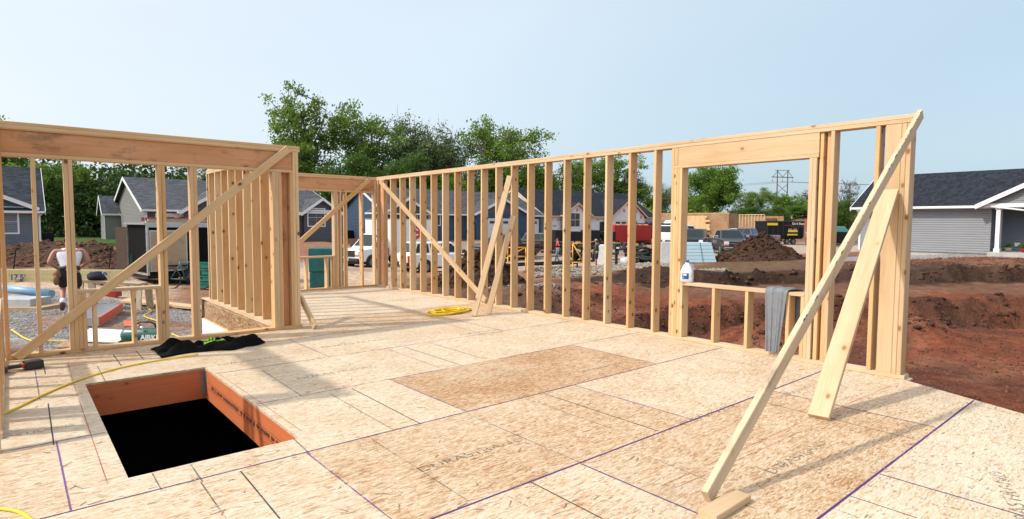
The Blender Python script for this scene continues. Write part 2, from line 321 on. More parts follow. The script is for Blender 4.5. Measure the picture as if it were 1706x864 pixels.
# ------------------------------------------------------------------ the deck: OSB panels, chalk lines, stair opening, rim and basement
HX0, HX1, HY0, HY1 = -5.87, -4.9, -4.19, -1.67
def clip(poly, nx, ny, c):      # keep nx*x+ny*y <= c
    out = []
    for i in range(len(poly)):
        p, q = poly[i], poly[(i+1) % len(poly)]; a, b = nx*p[0]+ny*p[1]-c, nx*q[0]+ny*q[1]-c
        if a <= 0: out.append(p)
        if (a < 0 < b) or (b < 0 < a): t = a/(a-b); out.append((p[0]+(q[0]-p[0])*t, p[1]+(q[1]-p[1])*t))
    return out
def region(poly):
    res = []
    A = clip(clip(clip(poly, 1,0,-3.6), 0,1,.075), -1,0,6.57)
    B = clip(clip(clip(clip(poly, -1,0,3.6), 1,0,.15), 0,1,4.26), 0,-1,6.345)
    Cc = clip(clip(clip(poly, -1,0,3.6), 0,1,-6.345), 1,0,.15)
    ed = Vector((-.436,-7.24))-Vector((-.01,-6.338)); n = Vector((-ed.y, ed.x)).normalized()
    if n.x < 0: n = -n
    Cc = clip(Cc, n.x, n.y, n.x*.0+n.y*-6.34) if Cc else []
    for q in (A, B, Cc):
        if len(q) < 3: continue
        parts = [clip(q,1,0,HX0), clip(q,-1,0,-HX1), clip(clip(clip(q,-1,0,-HX0),1,0,HX1),0,-1,-HY1), clip(clip(clip(q,-1,0,-HX0),1,0,HX1),0,1,HY0)]
        res += [p for p in parts if len(p) >= 3]
    return res
tones = []; mb = MB(); ROW0, RW, SH = -6.9, 1.2192, 2.4384
special = {(1,-1): None}
for k in range(-4, 10):
    y0 = ROW0 + k*RW
    ph = {0: -3.756, 1: -4.96, 2: -3.709}.get(k, [-3.756, -4.96][k % 2])
    for j in range(-3, 4):
        x0 = ph + j*SH; g = .0012
        tn = random.uniform(.0, .42)
        if k == 2 and j == 0: tn = .92
        if k == 1 and j == 0: tn = .64
        if k == 0 and j == 0: tn = .64
        if k in (3,4): tn *= .6
        if k == 5: tn = .55+.2*random.random()
        for poly in region([(x0+g,y0+g),(x0+SH-g,y0+g),(x0+SH-g,y0+RW-g),(x0+g,y0+RW-g)]):
            n0 = len(mb.f); mb.prism(poly, 'z', -.019, 0.); tones += [tn]*(len(mb.f)-n0)
deck = mb.build('subfloor', OSB); tag(deck, kind='structure')
at_ = deck.data.attributes.new('tone', 'FLOAT', 'FACE'); at_.data.foreach_set('value', tones)
def strip(mbx, a, b, w, z=.0022):
    a, b = Vector((*a, z)), Vector((*b, z)); d = (b-a).normalized(); s = Vector((-d.y, d.x, 0))*w/2
    mbx.add([a-s, b-s, b+s, a+s], [(0,1,2,3)])
pu, fa, bl, gr, rd = MB(), MB(), MB(), MB(), MB()
XR = {0: -.30}
for k in range(-1, 9):
    y = ROW0+k*RW; segs = [(-6.3, XR.get(k, -.01) if k > -1 else -.9)]
    if y > .1: segs = [(-3.4, -.01)]
    if HY0 < y < HY1: segs = [(-6.38, HX0-.01), (HX1+.01, -.01)]
    for s in segs:
        strip(pu if k in (0,1,2) else fa, (s[0], y), (s[1], y), .0125 if k < 2 else .0095)
for k in range(-1, 8):
    y0 = ROW0+k*RW; ph = {0: -3.756, 1: -4.96, 2: -3.709}.get(k, [-3.756, -4.96][k % 2])
    for j in range(-1, 3):
        x = ph+j*SH
        if -6.3 < x < -.1 and not (HX0 < x < HX1 and HY0-.1 < y0+.6 < HY1+.1) and (x > -3.4 or y0 < -1.2): strip(fa if k > 0 else pu, (x, y0+.012), (x, y0+RW-.012), .009)
def gl(mbx, p1, p2, w):
    a, b = on_z(*p1), on_z(*p2); strip(mbx, (a.x, a.y), (b.x, b.y), w, .0016)
Z8 = lambda X, Y: (500+X/2.5117, 520+Y/2.5117); Z9 = lambda X, Y: (1080+X/2.7252, 560+Y/2.7252); Z7 = lambda X, Y: (X/2.843, 560+Y/2.843)
for a, b in (((215,318),(505,468)), ((1020,340),(1500,498)), ((437,145),(675,222)), ((960,708),(1265,864))): gl(bl, Z8(*a), Z8(*b), .008)
for a, b in (((120,338),(395,495)), ((940,358),(1420,528)), ((370,155),(590,235)), ((300,532),(715,797)), ((1040,155),(1385,240)), ((845,755),(1045,864)), ((600,45),(780,95)), ((700,425),(1170,628))): gl(gr, Z8(*a), Z8(*b), .006)
for a, b in (((545,305),(1225,472)), ((900,720),(1220,825))): gl(bl, Z9(*a), Z9(*b), .006)
for a, b in (((730,372),(1190,505)), ((240,85),(760,190)), ((480,590),(740,680)), ((0,545),(260,650)), ((1440,300),(1700,365)), ((1430,340),(1706,400)), ((1150,548),(1480,650)), ((830,778),(960,826)), ((360,610),(900,720))): gl(gr, Z9(*a), Z9(*b), .005)
for a, b in (((840,335),(1100,225)), ((120,690),(800,385)), ((60,680),(720,380))): gl(rd, Z9(*a), Z9(*b), .005)
for a, b in (((1140,640),(1325,864)), ((228,318),(255,515)), ((645,70),(680,110)), ((205,125),(215,180)), ((535,85),(575,140))): gl(bl, Z7(*a), Z7(*b), .008)
for a, b in (((950,690),(1070,864)), ((720,648),(765,730)), ((905,610),(960,690)), ((1240,160),(1440,290)), ((1390,485),(1470,560)), ((460,140),(500,215))): gl(gr, Z7(*a), Z7(*b), .007)
for a, b in (((345,215),(510,700)), ((320,120),(345,215)), ((1040,180),(1430,450))): gl(rd, Z7(*a), Z7(*b), .005)
for m_, q in ((PURPLE, pu), (FAINT, fa), (BLACKL, bl), (GREYL, gr), (REDL, rd)): q.build('chalk_line', m_, deck)
for (px, py, s) in ((593,571,.17), (520,552,.0), (740,536,.13), (800,553,.13), (560,620,.15),  (1000,612,.12), (790,755,.16), (420,600,.13),   (1180,690,.14), (1330,760,.15), (1330,650,.12), (60,640,.10), (40,722,.11)):
    if s: c = on_z(px, py); text('panel_stamp', 'DURASTRAND', s*.62, T(c.x, c.y, .0016), STAMP, deck, 0, 0, 1.25)
c = on_z(1690, 835); text('panel_stamp', 'DURASTRAND', .11, T(c.x, c.y, .0016) @ RZ(R_(20)), STAMP, deck, 0, 0, 1.2)
# rim boards round the opening, and joists under the deck
for nm, x, y in (('opening_header', (HX0-.04,HX1+.04), (HY1,HY1+.04)), ('opening_header', (HX0-.04,HX1+.04), (HY0-.04,HY0)), ('opening_trimmer', (HX1,HX1+.04), (HY0,HY1)), ('opening_trimmer', (HX0-.04,HX0), (HY0,HY1))):
    abox(nm, x, y, (-.315,-.021), RIM, deck)
mb = MB(); mb.box(HX1-.035,HX1-.003,HY1-.006,HY1-.002,-.27,-.03).box(HX1-.006,HX1-.002,HY1-.05,HY1-.006,-.27,-.03); mb.build('joist_hanger', STEEL, deck)
mb = MB(); yk = HY1-.25
mb.box(HX1-.0052,HX1-.0042,HY0+.02,HY1-.12,-.1265,-.1235).box(HX1-.0052,HX1-.0042,HY0+.02,HY1-.12,-.1865,-.1835)
while yk > HY0+.12:
    L_ = random.uniform(.012,.03); mb.box(HX1-.005,HX1-.0042,yk-L_,yk,-.172+random.uniform(-.004,.004),-.140+random.uniform(-.006,.004)); yk -= L_+random.choice([.006,.006,.008,.05])
mb.build('rim_stamp', mat('rim_print', (.12,.04,.025), .8), deck)
mb = MB()
for k in range(-9, 16):
    x = -6.4+k*.4877
    if -6.5 < x < .1 and not (HX0-.1 < x < HX1+.1):
        mb.box(x-.022, x+.022, -10.8 if x < -2.1 else max(-10.8, -6.2+min(0, x)/.472), .0 if x < -3.6 else 4.15, -.315, -.0205)
mb.build('floor_joists', WARM, deck)
# rim + foundation
DARKC = mat('shade_black_concrete', (.018,.018,.019), .95)  # near-black colour paints the basement's darkness into the concrete
fd = thing('foundation', (0,0,0), 'grey concrete foundation wall with white foam boards under the subfloor', 'foundation')
OUT = [(-6.56,-10.9),(-6.56,.065),(-3.61,.065),(-3.61,4.25),(.145,4.25),(.145,-6.34),(.0,-6.345),(-2.16,-10.9)]
mb = MB(); mr = MB()
for i in range(len(OUT)):
    a, b = Vector((*OUT[i],0)), Vector((*OUT[(i+1)%len(OUT)],0)); d = (b-a).normalized(); n = Vector((d.y,-d.x,0))   # inward (clockwise outline)
    P = [a, b, b+n*.2, a+n*.2]
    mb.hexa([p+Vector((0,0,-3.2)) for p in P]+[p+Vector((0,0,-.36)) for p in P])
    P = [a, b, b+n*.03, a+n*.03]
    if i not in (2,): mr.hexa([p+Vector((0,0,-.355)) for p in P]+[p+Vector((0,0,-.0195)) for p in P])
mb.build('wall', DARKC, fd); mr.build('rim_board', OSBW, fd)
abox('rim_board', (-3.66,-3.605), (.08,3.78), (-.315,-.02), OSBW, fd)
mb = MB(); mb.box(-3.70,-3.66,.09,3.82,-1.3,-.33); mb.build('foam_board', FOAM, fd)
abox('sill_plate', (-3.69,-3.62), (.085,3.80), (-.345,-.317), WARM, fd)
mb = MB()
for k in range(7): mb.box(-3.704,-3.7005,1.3-.07*k,1.35-.07*k,-.50,-.43)
mb.build('foam_stamp', INK_G, fd, Matrix())
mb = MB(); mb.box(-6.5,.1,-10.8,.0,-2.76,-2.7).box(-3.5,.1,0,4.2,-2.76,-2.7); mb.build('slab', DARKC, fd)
# ------------------------------------------------------------------ stud walls
ZT = 2.47; P1, P2, ST = ZT-.076, ZT-.038, ZT-.0785
def wallthing(name, loc, label): return thing(name, loc, label, 'stud wall')
# right-hand long wall: studs on 16 inch centres
wr = wallthing('stud_wall', (.07,-1.1,0), 'long open stud wall along the right side of the deck with a window opening')
def stud(w, y, x=(0,.14), z=(.039,None), m=PALE, nm='stud'):
    return abox(nm, x, (y-.038, y), (z[0], z[1] or ST), m, w)
abox('bottom_plate', (0,.14), (-3.1,4.1), (.0005,.038), FRESH, wr); abox('bottom_plate', (0,.14), (-6.315,-3.102), (.0005,.038), FRESH, wr)
abox('top_plate', (0,.14), (-2.2,4.24), (P1,P2-.0005), FRESH, wr); abox('top_plate', (0,.14), (-6.29,-2.202), (P1,P2-.0005), FRESH, wr)
abox('top_plate', (0,.14), (-4.0,4.1), (P2,ZT), FRESH, wr); abox('top_plate', (0,.14), (-6.32,-4.002), (P2,ZT), FRESH, wr)
for k in range(12): stud(wr, 1.029-.4064*k, m=PALE if k % 5 else WARM)
for k in range(1, 8): stud(wr, 1.029+.4064*k, m=WARM if k in (2,3,6) else PALE)
stud(wr, 4.095, m=WARM); stud(wr, 4.055, (.0,.038)); abox('corner_backing', (.001,.039), (3.76,3.9), (.039,ST), BEAM, wr)
for y in (-3.712,): stud(wr, y)
for y in (-3.7505,-3.789,-3.8275): stud(wr, y, z=(.039,2.139), nm='trimmer')
for y in (-3.8665,-4.31,-4.725,-5.19,-5.343): stud(wr, y, z=(.039,.6905), nm='cripple_stud')
abox('window_sill', (-.002,.14), (-5.381,-3.8665), (.691,.729), FRESH, wr)
for y in (-5.382,-5.4205): stud(wr, y, z=(.039,2.139), nm='trimmer', m=FRESH)
stud(wr, -5.474, (.022,.14), m=WARM); stud(wr, -5.585, m=FRESH); stud(wr, -5.535, (.05,.14), m=WARM)
abox('header_plate', (-.001,.14), (-5.473,-3.7515), (2.1395,2.176), FRESH, wr); abox('header', (.004,.044), (-5.473,-3.7515), (2.1765,P1-.001), PINE2, wr); abox('header', (.096,.136), (-5.473,-3.7515), (2.1765,P1-.001), PINE2, wr)
abox('header_end_block', (.0,.0035), (-3.80,-3.753), (2.18,P1-.004), PALE, wr)
stud(wr, -5.99, m=WARM); abox('end_post', (.0,.04), (-6.205,-6.075), (.039,ST), PINE2, wr); stud(wr, -6.2065, m=PINE2, nm='end_post'); stud(wr, -6.246, (.002,.14), m=FRESH, nm='end_post')
# left front wall with the long header
wl = wallthing('stud_wall', (-4.9,-.014,0), 'front stud wall at left with a long stained header and a low window sill')
YL = (-.084,.056)
def studl(x0, x1, z=(.039,2.1095), m=PALE, nm='stud', y=YL): return abox(nm, (x0,x1), y, z, m, wl)
abox('bottom_plate', (-6.41,-3.31), YL, (.0005,.038), WARM, wl)
abox('top_plate', (-6.56,-3.312), YL, (P1,P2-.0005), PALE, wl); abox('top_plate', (-6.56,-3.31), YL, (P2,ZT-.004), PALE, wl)
abox('header', (-6.372,-3.412), (-.066,-.022), (2.148,P1-.014), BEAM, wl); abox('header', (-6.372,-3.412), (-.006,.038), (2.148,P1-.014), BEAM, wl); abox('header_plate', (-6.372,-3.412), YL, (P1-.0135,P1-.0005), WARM, wl)
abox('header_plate', (-6.372,-3.412), YL, (2.11,2.1475), PALE, wl)
studl(-6.41,-6.3725, (.039,ST), WARM); studl(-6.142,-6.104); studl(-5.87,-5.832); studl(-5.831,-5.793)
studl(-5.792,-5.754,(.039,.649),nm='trimmer'); studl(-5.753,-5.715,(.039,.649),nm='trimmer'); studl(-5.66,-5.622,(.039,.649),nm='cripple_stud'); studl(-5.285,-5.247,(.039,.649),nm='cripple_stud'); studl(-5.03,-4.992,(.039,.649),nm='trimmer')
abox('window_sill', (-5.792,-4.992), YL, (.65,.688), FRESH, wl)
studl(-4.991,-4.953); studl(-4.952,-4.914,m=WARM); studl(-4.65,-4.612); studl(-4.611,-4.573,m=WARM)
studl(-3.68,-3.642); studl(-3.641,-3.603,m=FRESH); studl(-3.602,-3.564); studl(-3.52,-3.45,m=BEAM,y=(.02,.056)); studl(-3.449,-3.411,(.039,2.1095)); studl(-3.41,-3.372,(.039,ST)); studl(-3.371,-3.333,(.039,ST)); 
# wall running back from the front wall
wp = wallthing('stud_wall', (-3.52,1.9,0), 'side stud wall of closely seen full height studs above the strand board rim')
XP = (-3.59,-3.45)
abox('bottom_plate', XP, (.06,3.72), (.0005,.038), FRESH, wp); abox('top_plate', XP, (.06,3.72), (P1-.09,P1-.052), FRESH, wp); abox('top_plate', XP, (.06,3.72), (P1-.0515,P1-.014), FRESH, wp)
for k in range(9): abox('stud', XP, (.32+.4064*k-.038,.32+.4064*k), (.039,P1-.0905), WARM if k in (1,4,6) else PALE, wp)
abox('stud', XP, (3.68,3.718), (.039,P1-.0905), FRESH, wp)
# back wall
wb = wallthing('stud_wall', (-1.7,4.17,0), 'back stud wall across the far end of the deck with a stained header')
YB = (4.1,4.24)
def studb(x, z=(.039,2.1095), m=PALE, nm='stud'): return abox(nm, (x,x+.038), YB, z, m, wb)
abox('bottom_plate', (-3.44,-.002), YB, (.0005,.038), WARM, wb); abox('top_plate', (-3.44,-.002), YB, (P1,P2-.0005), PALE, wb); abox('top_plate', (-3.44,-.002), YB, (P2,ZT-.004), PALE, wb)
abox('header', (-3.3,-.045), (4.115,4.155), (2.148,P1-.004), BEAM, wb); abox('header_plate', (-3.3,-.045), YB, (2.11,2.1475), PALE, wb); studb(-.043, (.039,ST))
for x in (-1.0,-.9615): studb(x, m=FRESH)
for x in (-.87,-.74,-.36): studb(x)
for x in (-1.63,-1.18,-2.1,-2.6): studb(x, (.039,.69), nm='cripple_stud')
studb(-1.04, (.039,.69), nm='cripple_stud'); abox('window_sill', (-3.0,-1.001), YB, (.691,.729), FRESH, wb); studb(-3.04); studb(-3.43, (.039,ST))
# near left wall: just outside the left edge, its shadow bars fall on the deck
ww = wallthing('stud_wall', (-6.48,-1.6,0), 'near side stud wall at the left edge of the photo beside the cordless drill')
XW = (-6.55,-6.415)
abox('bottom_plate', XW, (-2.95,-.086), (.0005,.038), PALE, ww); abox('top_plate', XW, (-2.5,-.086), (P1,P2-.0005), PALE, ww); abox('top_plate', XW, (-2.5,-.086), (P2,ZT-.004), PALE, ww)
for y in (-.1245,-.36,-2.27,-2.31,-2.35,-2.46,-2.75,-2.82): abox('stud', XW, (y-.038,y), (.039,ST if y > -2.6 else .62), WARM, ww)
for y in (-.56,-.97,-1.37,-1.78,-2.19): abox('cripple_stud', XW, (y-.038,y), (.039,.649), WARM, ww)
abox('window_sill', XW, (-2.269,-.40), (.65,.688), PALE, ww); abox('window_sill', XW, (-2.95,-2.499), (.621,.658), PALE, ww); abox('header', (-6.53,-6.43), (-2.268,-.40), (2.15,P1-.001), BEAM, ww)
# ------------------------------------------------------------------ braces and loose lumber
def lone(o, label, cat='brace', group='diagonal braces and leaning boards'): return tag(o, label, cat, group)
lone(board('diagonal_brace', (-6.325,-.105,.02), (-3.47,-.105,2.425), .095, .036, (0,-1,0), PALE), 'pale diagonal brace nailed across the front stud wall at left, foot beside the drill')
lone(board('diagonal_brace', (-6.44,-3.235,.02), (-6.40,-2.44,2.2), .09, .038, (1,0,0), PALE), 'board foot seen at the left edge of the photo next to the yellow cord')
lone(board('diagonal_brace', (-2.95,4.08,.02), (-.185,4.08,2.40), .095, .036, (0,-1,0), WARM), 'diagonal brace nailed across the back stud wall under its stained header')
lone(board('diagonal_brace', (-.022,.04,.09), (-.022,3.88,2.37), .095, .036, (-1,0,0), FRESH), 'diagonal brace nailed across the long stud wall from its far top corner')
lone(board('leaning_board', (-.90,-.79,.012), (-.045,-.63,2.22), .092, .038, (-.7,-.55,.3), FRESH), 'taller of the two bare boards leaning side by side on the long wall')
lone(board('leaning_board', (-.577,-.735,.012), (-.05,-.735,1.57), .092, .038, (-.7,-.55,.2), FRESH), 'shorter of the two bare boards leaning side by side on the long wall')
BRACE_R = lone(board('diagonal_brace', (-3.63,-6.46,.036), (-.015,-6.352,2.455), .089, .038, (0,-1,0), AGED), 'long weathered brace with torn bark edge, from the deck to the long wall end')
lone(board('leaning_board', (-1.785,-6.27,.016), (-.03,-6.135,1.77), .150, .038, (-1,0,1), FRESH), 'wide pale plank leaning on the end post of the long wall')
lone(board('diagonal_brace', (-3.235,-.34,.03), (-3.335,.75,1.02), .09, .038, (1,0,0), FRESH), 'short brace foot poking out beside the post at the end of the front wall')
BRK = mat('bark_edge', (.055,.035,.025), .95, 0, .4, 30); p0, p1 = Vector((-3.63,-6.46,.036)), Vector((-.015,-6.352,2.455)); zz = (p1-p0).normalized(); nn = Vector((-zz.z,0,zz.x)); mbk = MB(); pts = []; rs = []
for k in range(140):
    q = .30+.69*k/139; v = noise.noise((k*.33, 2.2, 0))+.6*noise.noise((k*.9, 7, 1)); pts.append(p0.lerp(p1, q)+nn*(.0425+.003*v)+Vector((0,-.0165,0))); rs.append(max(.0006, .0075*v))
mbk.tube(pts, rs, 5)
tag(mbk.build('bark_edge', BRK, BRACE_R, Matrix()), 'torn dark bark edge')
a, b, c, d_ = on_z(1179,853,.038), on_z(1237,819,.038), on_z(1167,846,.038), on_z(1190,862,.038)
ax = (on_z(1223,814,.038)+on_z(1249,824,.038))/2; bx = (c+d_)/2
lone(board('cleat_block', (bx.x,bx.y,.0195), (ax.x,ax.y,.0195), .10, .038, (0,0,1), FRESH), 'short scrap block lying on the deck against the weathered brace foot', 'wood block', None)
# ------------------------------------------------------------------ small things on the deck
def cloth_grid(fn, nu, nv, name, mats, thick=.008, mi=None):
    mb = MB(); vs = [fn(i/nu, j/nv) for j in range(nv+1) for i in range(nu+1)]
    fs = [(j*(nu+1)+i, j*(nu+1)+i+1, (j+1)*(nu+1)+i+1, (j+1)*(nu+1)+i) for j in range(nv) for i in range(nu)]
    mb.add(vs, fs, 0, True); o = mb.build(name, mats)
    s = o.modifiers.new('solid', 'SOLIDIFY'); s.thickness = thick; s.offset = 0
    sb = o.modifiers.new('sub', 'SUBSURF'); sb.levels = sb.render_levels = 1
    return o
def jk(u, v):
    # a dropped jacket: rumpled strip ending in a thin sleeve on the right
    x = -5.16+1.10*u; wid = .30*(1-.05*u) if u < .62 else .30*max(.24, 1-1.9*(u-.62))
    mid = -.70-.06*u+.05*math.sin(u*6)-.02*(u > .7)
    edge = .05*noise.noise((u*7, v*2, 3))
    y = mid+(v-.5)*2*wid*(.85+.3*noise.noise((u*5, 1.5 if v > .5 else 7, .3)))+edge
    e = min(1, 5*v, 5*(1-v), 8*u+.12, 9*(1-u)+.1)
    f = noise.noise((u*5.5, v*3.2, 1.7)); g = abs(noise.noise((u*9+2, v*5, 4.1))); h = abs(noise.noise((u*4, v*9, 9.)))
    z = .008+e*max(.012, .058+.085*f+.095*g-.055*h)
    return (x+.03*noise.noise((u*3, v*6, 8)), y, z)
jo = cloth_grid(jk, 64, 30, 'jacket', [BLKC]); tag(jo, 'crumpled black jacket with a lime green print lying on the deck', 'jacket')
mb = MB()
def jz(u, v, dz): q = jk(u, v); return (q[0], q[1], q[2]+dz)
def jpatch(u0, u1, v0, v1, sh=0, n=8):
    vs = [jz(u0+(u1-u0)*i/n+sh*j/3, v0+(v1-v0)*j/3, .013) for j in range(4) for i in range(n+1)]
    mb.add(vs, [(j*(n+1)+i, j*(n+1)+i+1, (j+1)*(n+1)+i+1, (j+1)*(n+1)+i) for j in range(3) for i in range(n)], 0, True)
for k in range(5): jpatch(.40+.03*k, .418+.03*k, .28, .36+.03*k, .02)
jpatch(.40,.58,.23,.26); jpatch(.57,.595,.25,.42,.01); jpatch(.595,.65,.26,.285)
mb.build('print', LIME, jo)
def cordpath(pts, n=40):
    out = []
    P = [Vector(p) for p in pts]
    for i in range(len(P)-1):
        p0, p1, p2, p3 = P[max(i-1,0)], P[i], P[i+1], P[min(i+2,len(P)-1)]
        for k in range(n//(len(P)-1)+1):
            t = k/(n//(len(P)-1)+1); out.append(.5*((2*p1)+(p2-p0)*t+(2*p0-5*p1+4*p2-p3)*t*t+(3*p1-p0-3*p2+p3)*t**3))
    return out+[P[-1]]
def gp(px, py, z): q = on_z(px, py, z); return (q.x, q.y, z)
tag(MB().tube(cordpath([gp(-60,716,.010), gp(8,688,.010), gp(40,673,.010), gp(90,649,.010), gp(150,626,.010), gp(215,609,.010), gp(275,598,.012), gp(330,590,.02)]), .0085, 8).build('extension_cord', CORD), 'yellow cord crossing the deck past the stair opening to the black jacket', 'cord')
tag(MB().tube(cordpath([gp(-60,842,.009), gp(0,847,.009), gp(30,852,.009), gp(52,866,.009), gp(66,885,.009)]), .0085, 8).build('extension_cord', CORD), 'short bend of yellow cord at the bottom left corner of the deck', 'cord')
mb = MB(); pts = []; cc = on_z(747, 521)
for i in range(330):
    t = i/330; a = 2*PI*15*t+.4*math.sin(9*t); rr = .8+.22*math.sin(31*t)+.08*math.sin(77*t)
    pts.append((cc.x+.35*rr*math.cos(a)+.06*math.sin(40*t), cc.y+.20*rr*math.sin(a)+.05*math.cos(23*t), .010+.05*t*abs(math.sin(a*.5+17*t))+.012*t))
mb.tube(pts, .0085, 6); mb.tube([(cc.x+.33,cc.y-.1,.03),(cc.x+.42,cc.y-.16,.028)], .018, 8, 1); mb.build('cord_coil', [CORD, DARK])
tag(D.objects['cord_coil'], 'loose coil of yellow cord lying on the deck by the leaning boards', 'cord')
# drill lying on its side
dp = on_z(30, 618); dr = thing('cordless_drill', (dp.x,dp.y,0), 'black and red cordless drill lying on the deck at left edge', 'drill', rz=R_(14))
Md = WM[dr.name]
mb = MB(); mb.box(.05,.19,-.06,.06,.006,.085,Md); mb.build('battery', DARK, dr, Matrix(), .008)
mb = MB(); mb.bar(Md @ Vector((-.10,.0,.05)), Md @ Vector((.06,.0,.047)), .05, .036); mb.build('handle', DARK, dr, Matrix(), .012)
mb = MB(); mb.lathe([(.02,-.10),(.034,-.09),(.036,.05),(.028,.08),(.02,.085),(.02,.13),(.012,.135)], 14, Md @ T(-.125,0,.045) @ Matrix.Rotation(PI/2,4,'X')); mb.build('motor_housing', DARK, dr, Matrix())
mb = MB(); mb.box(-.155,-.09,-.07,.045,.018,.074,Md); mb.build('red_casing', RED, dr, Matrix(), .01); mb = MB(); mb.box(.02,.052,-.04,.04,.03,.07,Md); mb.build('red_collar', RED, dr, Matrix(), .01)
# water jug on the sill
jp = on_x(1147, 471, .06); jg = thing('water_jug', (.055, jp.y+.02, .7295), 'clear plastic gallon water jug with blue cap standing on the window sill', 'jug')
Mj = WM[jg.name] @ RZ(R_(25)); mb = MB()
def sq(hw, z, p=4.5, n=20):
    return [Mj @ Vector((hw*math.copysign(abs(math.cos(a))**(2/p), math.cos(a)), hw*math.copysign(abs(math.sin(a))**(2/p), math.sin(a)), z)) for a in [2*PI*k/n for k in range(n)]]
pr = [(.066,0),(.074,.008),(.075,.06),(.073,.065),(.075,.07),(.075,.135),(.070,.16),(.052,.20),(.034,.225),(.022,.238),(.021,.252)]
rings = [sq(h, z, 5 if z < .15 else 2.6) for h, z in pr]; vs = [v for r in rings for v in r]; n = 20
mb.add(vs, [(i*n+k,i*n+(k+1)%n,(i+1)*n+(k+1)%n,(i+1)*n+k) for i in range(len(pr)-1) for k in range(n)]+[tuple(range(n-1,-1,-1))], 0, True)
nt, ns, L, b = nodes(JUGM); b.inputs['Transmission Weight'].default_value = .25; b.inputs['IOR'].default_value = 1.2
mb.build('bottle', JUGM, jg, Matrix())
mb = MB(); mb.tube([Mj @ Vector(p) for p in ((.03,-.03,.225),(.055,-.055,.205),(.066,-.066,.17),(.058,-.058,.135))], .012, 8); mb.build('handle', JUGM, jg, Matrix())
mb = MB(); mb.lathe([(.022,.244),(.023,.246),(.023,.270),(.021,.273)], 16, Mj); mb.build('cap', BLUEL, jg, Matrix())
mb = MB(); mb.box(-.0775,-.0755,-.03,.045,.045,.115,Mj); lb = mb.build('label', BLUEL, jg, Matrix())
mb = MB(); mb.box(-.0785,-.0778,-.005,.035,.085,.11,Mj); mb.build('label_panel', WLAB, lb, Matrix())
mb = MB(); mb.box(-.0785,-.0778,.02,.042,.05,.075,Mj); mb.build('label_panel', CYAN, lb, Matrix())
# towel over the sill
y0, y1 = on_x(1277,490,0).y, on_x(1313,500,0).y
def tw(u, v):
    s = v*1.18; w = (y1-y0); fold = .016*math.sin(u*13+v*1.5)+.010*math.sin(u*29+v*4)
    if s < .64:     # front flap, bottom to sill
        h = s/.64; z = .06+.675*h; x = -.022-.012*(1-h)-abs(fold)*(1.1-.6*h); sl = .14*(1-h)
        yy = y0+w*(sl*.9+u*(1.0-.42*(1-h)))
    elif s < .82:
        h = (s-.64)/.18; x = -.022+.185*h; z = .738+.012*math.sin(h*PI)+abs(fold)*.9; yy = y0+w*(u*(1+.22*h)+.12*h)
    else:
        h = (s-.82)/.36; x = .165+abs(fold); z = .733-.34*h; yy = y0+w*(.12+u*1.22+.05*h)
    return (x, yy, z)
tag(cloth_grid(tw, 26, 60, 'towel', [TOWEL], .007), 'grey towel hanging over the window sill of the long wall', 'towel')

mb = MB()
for k in range(170):       # splinters and saw chips
    q = on_z(random.uniform(60,1660), random.uniform(560,860), .003)
    if HX0-.05 < q.x < HX1+.05 and HY0-.05 < q.y < HY1+.05 or q.x > -.1-(-6.34-q.y)*.45: continue
    a = random.gauss(.2,.7); L_ = random.uniform(.008,.04); d = Vector((math.cos(a)*L_, math.sin(a)*L_, random.uniform(0,.003))); mb.bar(q-d, q+d, random.uniform(.002,.006), .0015)
tag(mb.build('wood_chips', mat('chip_wood', (.36,.23,.12), .8, 0, .6, 3)), kind='stuff')
